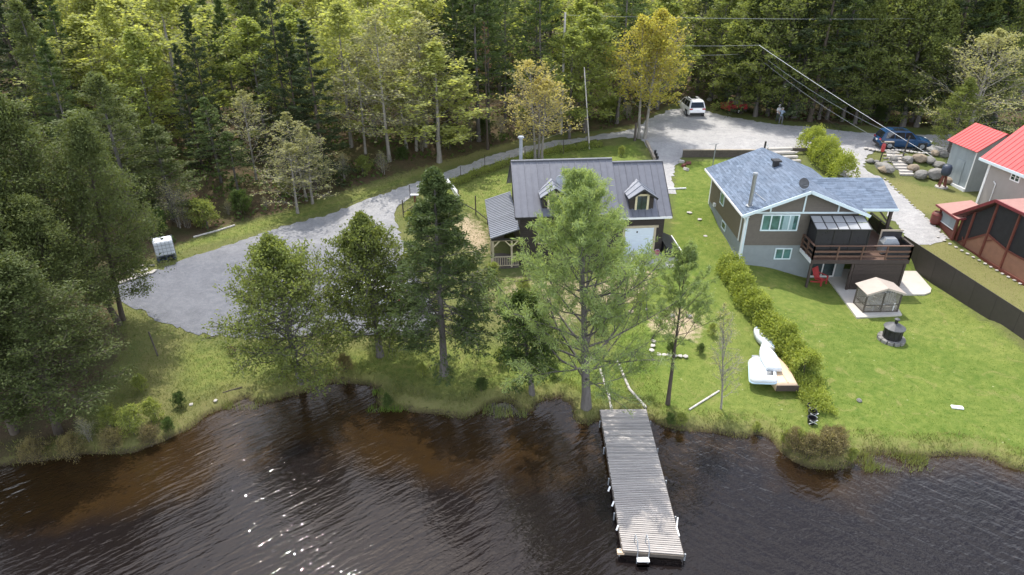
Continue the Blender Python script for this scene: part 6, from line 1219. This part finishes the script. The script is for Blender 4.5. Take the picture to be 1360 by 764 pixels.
q0, q1 = Vector(at(1043, 524, .1)), Vector(at(1014, 468, .15)); c = (q0+q1)/2; bt, _ = hull('rowboat', 'upside down tan rowboat lying along the hedge under the white boat', tuple(c), math.atan2((q1-q0).y, (q1-q0).x)-PI/2, (q1-q0).length*1.02, 1.35, .5, M['boat_tan'], tiltx=0)
MB().b(-.58, .58, -(q1-q0).length*.51-.05, -(q1-q0).length*.51+.0, .02, .36).build('transom', M['deck_dark'], bt); MB().bar((0, -(q1-q0).length*.5, .52), (0, (q1-q0).length*.42, .42), .05, .05).build('keel', M['boat_tan'], bt)
q0, q1 = Vector(at(1011, 520, .3)), Vector(at(1007, 487, .45)); c = (q0+q1)/2+Vector((.12, 0, .1)); ln = (q1-q0).length
pb = thing('pedal_boat', 'white pedal boat turned over and leaning on the tan rowboat', 'boat', tuple(c+Vector((-.05, 0, .02))), math.atan2((q1-q0).y, (q1-q0).x)-PI/2-.05); pb.rotation_euler = (0, R(-9), pb.rotation_euler.z)
def rpoly(w, l, r, n=6): return [(sx*(w/2-r)+r*math.cos(a0+k*PI/2/n), sy*(l/2-r)+r*math.sin(a0+k*PI/2/n)) for sx, sy, a0 in ((1,1,0),(-1,1,PI/2),(-1,-1,PI),(1,-1,3*PI/2)) for k in range(n+1)]
def shell(parent, w, l, h, m, name='hull'):
    L0, L1, L2, L3 = rpoly(w, l, .28), rpoly(w*.99, l*.99, .28), rpoly(w*.86, l*.90, .3), rpoly(w*.5, l*.6, .2); n = len(L0); mb = MB(); mb.smooth = True
    V = [(x, y, 0) for x, y in L0]+[(x, y, h*.35) for x, y in L1]+[(x, y, h*.9) for x, y in L2]+[(x, y, h) for x, y in L3]; Fc = [(k*n+i, k*n+(i+1) % n, (k+1)*n+(i+1) % n, (k+1)*n+i) for k in range(3) for i in range(n)]+[tuple(range(3*n, 4*n)), tuple(range(n))[::-1]]
    return mb.add(V, Fc).build(name, m, parent)
shell(pb, 1.38, ln*1.05, .3, M['boat_white']); MB().prism(rpoly(1.44, ln*1.09, .3), -.05, .0).build('rim', M['boat_blue'], pb); MB().b(-.12, -.08, -ln*.4, ln*.4, .29, .315).b(.10, .14, -ln*.4, ln*.4, .29, .315).build('keel_strip', M['boat_blue'], pb)
for k_ in range(4): MB().b(.18, .5, -ln*.36+k_*.1, -ln*.36+k_*.1+.05, .26, .31).build('vent_slot', M['black'], pb)
q0, q1 = Vector(at(1024, 510, .3)), Vector(at(1010, 470, .45)); c = (q0+q1)/2+Vector((.0, 0, .35)); kk, _ = hull('white_dinghy', 'white narrow dinghy shell lying on top of the tan rowboat', tuple(c), math.atan2((q1-q0).y, (q1-q0).x)-PI/2, (q1-q0).length, .95, .28, M['boat_white']); MB().b(-.42, .42, -.8, -.7, -.02, .05).build('thwart', M['white'], kk)
q0, q1 = Vector(at(1026, 471, .1)), Vector(at(1003, 440, .1)); c = (q0+q1)/2; cn_, _ = hull('canoe', 'pale grey canoe lying upside down against the long hedge', tuple(c), math.atan2((q1-q0).y, (q1-q0).x)-PI/2, (q1-q0).length*1.05, .85, .38, M['boat_white'], square=False); MB().bar((0, -(q1-q0).length*.48, .3), (0, (q1-q0).length*.48, .3), .03, .18).build('keel', M['boat_blue'], cn_)
q = at(1004, 484, 0); o = MB().b(-.2, .2, -.35, .35, 0, .4).build('plastic_crate', M['grey_metal'], None, bevel=.03); o.location = q; tag(o, 'grey plastic crate behind the white pedal boat', 'crate')
# stacked black containers by the bush
for i, (x, y) in enumerate([(1077, 545), (1078, 553), (1077, 562)]):
    q = at(x, y, 0); t = thing('black_pot', f"{['rear','middle','front'][i]} black pot with white rope net in the row of three above the waterline bush", 'pot', q); MB().lathe([(.17, 0), (.22, .32), (.23, .34), (.2, .34), (.16, .1)], 12).build('pot_shell', M['black'], t); MB().bar((-.2, -.2, .1), (.2, -.2, .33), .025).bar((.2, -.21, .1), (-.2, -.21, .33), .025).build('rope', M['white'], t)
# ---------------------------------------------------------------- logs, rails, ramp boards near the dock
def logthing(name, label, pts, r, m, cat='log', n=8):
    w_ = []
    for x, y in pts: g = G(x, y); w_.append((g[0], g[1], TM(g[0], g[1])+r*.8))
    o = MB().path(w_, r, n).build(name, m, None); return tag(o, label, cat)
logthing('ramp_rail', 'long pale bent log rail right of the dock head', [(820, 481), (836, 518), (858, 541)], .07, M['stone_pale'], 'rail'); logthing('ramp_rail', 'shorter pale log rail left of the dock head', [(797, 492), (808, 524), (812, 543)], .07, M['stone_pale'], 'rail')
logthing('fallen_branch', 'pale bare branch lying on the grass left of the bare sapling', [(915, 545), (955, 520)], .05, M['bark_white'], 'branch'); logthing('timber_beam', 'long weathered beam laid across the sandy patch', [(806, 394), (862, 391)], .09, M['timber'], 'beam')
logthing('fallen_log', 'pale log lying on the verge right of the white water tank', [(257, 316), (290, 307), (312, 300)], .07, M['bark_white'], 'log'); logthing('fallen_branch', 'thin dead branch on the left shore grass', [(296, 522), (322, 514)], .03, M['bark_brown'], 'branch')
logthing('fallen_log', 'dark log lying across the boulders behind the red trailer', [(962, 128), (992, 138)], .14, M['bark_brown'], 'log'); logthing('fallen_log', 'brown log crossing behind the first one near the boulders', [(968, 122), (1002, 136)], .11, M['bark_pale'], 'log')
logthing('timber_beam', 'white timber lying across the grass right of the cottage roof', [(887, 252), (911, 251)], .07, M['white'], 'beam')
# ---------------------------------------------------------------- retaining walls and steps by the road
rw = thing('retaining_wall', 'dark timber retaining wall with pale cap between the road and the green lawn', 'retaining wall', (0, 0, 0))
a, b = Vector(G(906, 209)), Vector(G(1003, 206)); zt0 = 3.9
for k in range(4):
    z = zt0-.2-k*.2
    for j in range(4): MB().bar(a.lerp(b, j/4+.002).xy.to_3d()+Vector((0, 0, z)), a.lerp(b, (j+1)/4-.002).xy.to_3d()+Vector((0, 0, z)), .18, .19).build('timber', M['timber_dark'], rw)
MB().bar(Vector((a.x, a.y, zt0-.05)), Vector((b.x, b.y, zt0-.05)), .26, .06).build('cap', M['timber'], rw)
sw = thing('timber_steps', 'broad pale timber steps behind the house roof next to the road', 'steps', (0, 0, 0)); a, b = Vector(G(1018, 206)), Vector(G(1050, 205))
for k in range(4): y = -k*.55; MB().bar(Vector((a.x, a.y+y, 3.92-k*.22)), Vector((b.x+k*.1, b.y+y, 3.92-k*.22)), .34, .2).build('step', M['stone_pale'], sw)
MB().bar((b.x, b.y+.1, 3.8), (b.x+3.2, b.y+.1, 3.8), .18, .3).build('side_timber', M['timber_dark'], sw)
q = at(1014, 204, 0); o = thing('gate_post', 'dark post with a white diagonal handrail at the top of the timber steps', 'post', q); MB().tube((0, 0, -.2), (.02, 0, 1.15), .09).build('post', M['black'], o); MB().bar((.1, -.1, .95), (.55, -.5, .1), .06).build('handrail', M['white'], o)
q = at(843, 187, 0); o = MB().tube((0, 0, -.3), (0, 0, 1.75), .14, .12, 12).build('bollard_post', M['timber_dark'], None); o.location = q; tag(o, 'thick dark post left of the orange maple trunks', 'post')
ew = thing('timber_edging', 'grey timber edging with short black posts between driveway and upper grass', 'edging', (0, 0, 0)); pp = [Vector(G(x, y)) for x, y in ((858, 190), (864, 202), (869, 213))]
for u, v in zip(pp[:-1], pp[1:]): MB().bar(u+Vector((0, 0, .15)), v+Vector((0, 0, .15)), .2, .3).build('timber', M['timber'], ew)
for x, y in ((867, 206), (868.5, 210), (870, 214)): q = G(x, y); MB().tube((q[0]+.2, q[1], q[2]-.1), (q[0]+.2, q[1], q[2]+.45), .11, n=10).build('post', M['black'], ew)
for i, (x, y) in enumerate([(905,216),(908,221),(911,226),(914,218)]):
    q = at(x, y, .08); o = MB().box((0, 0, 0), (.5, .3, .28)).build('red_block', M['red_wood'] if i % 2 else M['stone_pale'], None, bevel=.03); o.location = q; o.rotation_euler = (.2*i, .1, i); tag(o, f"{ordw[i]} {'red' if i % 2 else 'pale'} block in the small heap at the left end of the retaining wall", 'block', 'blocks heaped at the retaining wall end')
q = at(1060, 196, 0); sg = thing('small_sign', 'small white sign on a thin white post beside the road and the hedge', 'sign', q); MB().tube((0, 0, -.2), (.05, 0, 1.3), .03).build('post', M['white'], sg); MB().box((.05, 0, 1.25), (.4, .04, .4)).build('sign_board', M['white'], sg)
# ---------------------------------------------------------------- poles, wires, posts
def pole(label, px, py, ytop, r, m, name='utility_pole', cross=False, cat='utility pole', lean=0):
    q = G(px, py); z = ztop(q[1], ytop); o = thing(name, label, cat, (q[0], q[1], q[2]-.1)); MB().tube((0, 0, 0), (lean, 0, z-q[2]), r, r*.7, 10).build('shaft', m, o); return o, Vector((q[0]+lean, q[1], z))
up, ut = pole('grey utility pole rising among the trees at the top left of the orange maple', 745, 178, 15, .14, M['stone_pale'])
p2, u2 = pole('wooden utility pole with a white transformer at the wood edge behind the red trailer', 980, 140, 66, .15, M['timber_dark']); MB().tube((.35, -.1, u2.z-4.2-1.2), (.35, -.1, u2.z-4.2-.4), .26, n=14).build('transformer', M['white'], p2); MB().box((0, 0, u2.z-4.2-.2), (1.8, .1, .1)).build('crossarm', M['timber'], p2)
p3, u3 = pole('short thin post standing left of the transformer pole', 962, 135, 82, .10, M['bark_pale'])
lb, lt = pole('white birch trunk leaning over the lane left of the orange maple', 783, 198, 88, .07, M['bark_white'], 'dead_birch', cat='tree', lean=-.9)

def wire(label, a, b, r, m, sag=.6, name='cable'):
    a, b = Vector(a), Vector(b); pts = [a.lerp(b, i/14)-Vector((0, 0, sag*4*(i/14)*(1-i/14))) for i in range(15)]; return tag(MB().path([tuple(p) for p in pts], r, 5).build(name, m, None), label, 'cable')
def atY(px, py, Y): z = ztop(Y, py); zd = Y*math.cos(PITCH)+(HC-z)*math.sin(PITCH); return ((px-CX)/F*zd, Y, z)
wire('thick pale cable slanting down to the bank below the blue car', atY(1008, 60, 70), atY(1238, 208, 58), .017, M['white'], .15)
wire('thin cable below the thick pale one, ending left of the blue car', atY(1020, 80, 70), atY(1180, 176, 62), .014, M['grey_metal'], .4); wire('second thin cable just under the first thin one', atY(1016, 84, 70), atY(1206, 205, 58), .012, M['grey_metal'], .5)
wire('uppermost horizontal wire crossing the forest at the top right', atY(745, 20, 69.5), atY(1400, 22, 69.5), .014, M['grey_metal'], .3); wire('middle horizontal wire reaching the start of the thick cable', atY(745, 52, 69), atY(1010, 60, 70), .012, M['grey_metal'], .3); wire('lowest horizontal wire ending at the transformer pole', atY(800, 68, 69), atY(982, 72, 73), .012, M['grey_metal'], .25)
# thin garden and lane posts
posts = [(697,222,196,'lane'),(644,222,206,'lane'),(612,236,221,'lane'),(748,205,185,'lane'),(780,196,180,'lane'),(545,262,246,'lane'),(536,288,266,'garden'),(553,277,258,'garden'),(609,272,252,'garden'),(632,285,260,'garden'),(648,298,286,'garden')]
for i, (x, y, yt, g_) in enumerate(posts):
    q = G(x, y); z = ztop(q[1], yt); o = MB().tube((0, 0, -.2), (0, 0, z-q[2]), .05 if g_ == 'garden' else .03, n=7).build('fence_post', M['bark_brown'], None); o.location = (q[0], q[1], q[2])
    tag(o, f"{ordw[i if g_ == 'lane' else i-6]} {'thin dark post along the gravel lane' if g_ == 'lane' else 'dark post of the garden fence left of the porch'} in the row", 'post', 'posts along the lane' if g_ == 'lane' else 'garden fence posts')
for i in range(6, 10): 
    a, b = posts[i], posts[i+1]; u, v = G(a[0], a[1]), G(b[0], b[1]); tag(MB().bar((u[0], u[1], u[2]+.35), (v[0], v[1], v[2]+.35), .04, .07).build('fence_rail', M['bark_brown'], None), f'{ordw[i-6]} low rail from left between the garden fence posts', 'rail', 'garden fence rails')
q = G(210, 473); z = ztop(q[1], 441); o = MB().tube((0, 0, -.2), (-.12, 0, z-q[2]), .045, n=8).build('wooden_stake', M['timber_dark'], None); o.location = q; tag(o, 'thin dark stake standing in the grass below the gravel pad', 'stake')
q = at(552, 280, 0); o = thing('red_signpost', 'red wooden post with a small white board in the garden', 'sign', q); MB().b(-.06, .06, -.06, .06, 0, 1.3).build('post', M['red_wood'], o); MB().b(-.32, .32, -.08, .08, 1.3, 1.4).build('board', M['white'], o)
# white A frame tent behind the spruce top
q = at(597, 268, 0); o = thing('garden_swing', 'white A frame garden swing canopy peeking out right of the spruce top', 'canopy', q, R(10)); fquad(o, 'canopy_side', [(-.75, -.7, .7), (-.75, .7, .7), (0, .7, 1.75), (0, -.7, 1.75)], .03, M['white']); fquad(o, 'canopy_side', [(.75, .7, .7), (.75, -.7, .7), (0, -.7, 1.75), (0, .7, 1.75)], .03, M['white'])
for s in (-1, 1):
    for y in (-.65, .65): MB().bar((s*.8, y, 0), (0, y, 1.72), .05).build('leg', M['white'], o)
# antenna mast on lawn left of house
q = at(946, 222, 0); z = ztop(q[1], 191); o = thing('antenna_mast', 'grey mast with a small yard antenna above the left roof corner of the taupe house', 'antenna', q); MB().tube((0, 0, -.2), (.05, 0, z-q[2]), .045).build('mast', M['grey_metal'], o); MB().bar((-.55, 0, z-q[2]-.05), (.3, 0, z-q[2]), .03).build('boom', M['grey_metal'], o)
for t in (-.5, -.3, -.1, .1): MB().bar((t, -.25, z-q[2]-.02), (t, .25, z-q[2]-.02), .016).build('element', M['grey_metal'], o)
# ---------------------------------------------------------------- garage front: bags, ball, cellar hatch
for i, (x, y, w_, z) in enumerate([(838,356,.85,.05),(842,352,.8,.22),(840,353,.7,.42),(843,347,.55,.62)]):
    mb = MB(); mb.smooth = True; mb.lathe([(w_*.42, -.09), (w_*.55, -.05), (w_*.56, .03), (w_*.44, .09), (.03, .1)], 12); o = mb.build('white_bag', M['tank'], None); q = at(x, y, z+.1); o.location = q; o.scale = (1.25, .8, 1.1); o.rotation_euler = (.05*i, .06, i*.7); tag(o, f"{['lowest','second','third','topmost'][i]} white bag in the stack left of the garage apron", 'bag', 'white bags stacked by the garage')
o = MB().b(-.9, .9, -.6, .6, 0, .14).build('pallet', M['tank'], None, bevel=.02); q = at(838, 359, -.02); o.location = q; tag(o, 'pale flat pallet under the stacked white bags', 'pallet')
q = at(872, 337, 0); o = thing('pink_bucket', 'small bright pink toy bucket by the right side of the garage door', 'bucket', (q[0], q[1]-.1, 1.66)); MB().lathe([(.12, 0), (.19, .24), (.17, .24), (.1, .03)], 14).build('pail', M['pink'], o); MB().path([(-.17, 0, .24), (-.1, 0, .36), (.1, 0, .36), (.17, 0, .24)], .012, 6).build('handle', M['white'], o)
ch = thing('cellar_hatch', 'black sloping hatch box with white edge at the right wall of the cottage', 'hatch', (11.0, 42.3, 0), R(5)); MB().add([(-.3,0,1.6),(.9,-.2,1.6),(.9,2.6,1.7),(-.3,2.6,1.7),(-.3,0,2.5),(.9,-.2,1.95),(.9,2.6,2.1),(-.3,2.6,2.7)], [(3,2,1,0),(4,5,6,7),(0,1,5,4),(1,2,6,5),(2,3,7,6),(3,0,4,7)]).build('hatch_box', M['black'], ch); MB().bar((.93, -.25, 1.98), (.93, 2.6, 2.12), .06, .06).build('white_edge', M['white'], ch)
# ---------------------------------------------------------------- water tank on its pallets, barrels, lamp thing
q = at(222, 343, 0); tk = thing('water_tank', 'white caged plastic water tank resting tilted on dark pallets by the gravel', 'tank', q, R(28)); MB().b(-.58, .58, -.5, .5, .42, 1.45).build('tank', M['tank'], tk, bevel=.07); MB().tube((0, 0, 1.45), (0, 0, 1.52), .1, n=12).build('cap', M['black'], tk)
for i in range(6): x = -.6+i*.24; MB().b(x-.012, x+.012, -.53, -.506, .42, 1.46).b(x-.012, x+.012, .506, .53, .42, 1.46).build('cage_bar', M['grey_metal'], tk)
for i in range(5): z = .45+i*.25; MB().b(-.61, .61, -.55, -.532, z-.012, z+.012).b(-.61, -.596, -.53, .53, z-.012, z+.012).build('cage_bar', M['grey_metal'], tk)
for i, z in enumerate((.0, .2)):
    o = thing('pallet', f"{['lower','upper'][i]} dark pallet under the white water tank", 'pallet', (q[0], q[1], q[2]+z), R(28))
    for k in range(5): MB().b(-.62, .62, -.52+k*.23, -.52+k*.23+.15, .13, .165).build('slat', M['navy'], o)
    for k in (-.5, 0, .5): MB().b(k-.06, k+.06, -.52, .55, .0, .128).build('block', M['navy'], o)
q = P(1240, 302, 1.75); o = thing('red_barrel', 'reddish brown rain barrel beside the small dark red hut', 'barrel', (q[0], q[1], TM(q[0], q[1]))); mb = MB(); mb.smooth = True; mb.lathe([(.30, 0), (.38, .25), (.40, .5), (.38, .75), (.30, 1.0), (.27, 1.0), (.26, .9)], 20).build('barrel_body', M['red_wood'], o); MB().tube((0, 0, .88), (0, 0, .93), .25, n=16).build('water_top', M['black'], o)
for z in (.2, .5, .8): MB().lathe([(.40, z-.02), (.405, z+.02)], 20).build('hoop', M['red_fascia'], o)
q = at(1250, 249, 0); o = thing('fountain_stand', 'dark blue barrel mounted on a tapering red brown stand below the boulders', 'stand', q); MB().tube((0, 0, 0), (0, 0, .1), .5, n=14).build('base_stone', M['stone_pale'], o)
for a in range(4): MB().bar((math.cos(a*PI/2+.5)*.32, math.sin(a*PI/2+.5)*.32, .1), (math.cos(a*PI/2+.5)*.14, math.sin(a*PI/2+.5)*.14, 1.1), .1).build('leg', M['red_wood'], o)
mb = MB(); mb.smooth = True; mb.lathe([(.30, 1.1), (.38, 1.3), (.38, 1.8), (.28, 1.98), (.05, 2.02)], 18).build('barrel_body', M['navy'], o)
q = at(1168, 216, 0); o = thing('red_pump', 'red hand pump shaped mailbox on a dark post left of the stone steps', 'mailbox', q); MB().tube((0, 0, -.1), (.05, 0, 1.2), .05).build('post', M['black'], o); MB().lathe([(.10, 1.0), (.16, 1.1), (.17, 1.6), (.12, 1.75)], 12).build('red_body', M['red_plastic'], o); MB().box((.25, 0, 1.9), (1.1, .22, .06)).build('shelf', M['timber'], o); MB().box((-.2, 0, 1.98), (.2, .2, .1)).build('bracket', M['black'], o)
q = at(1199, 208, 0); o = MB().tube((0, 0, -.1), (.12, 0, 1.9), .07, .06, 8).build('wooden_post', M['timber_dark'], None); o.location = q; tag(o, 'dark leaning post in front of the middle of the blue car', 'post')
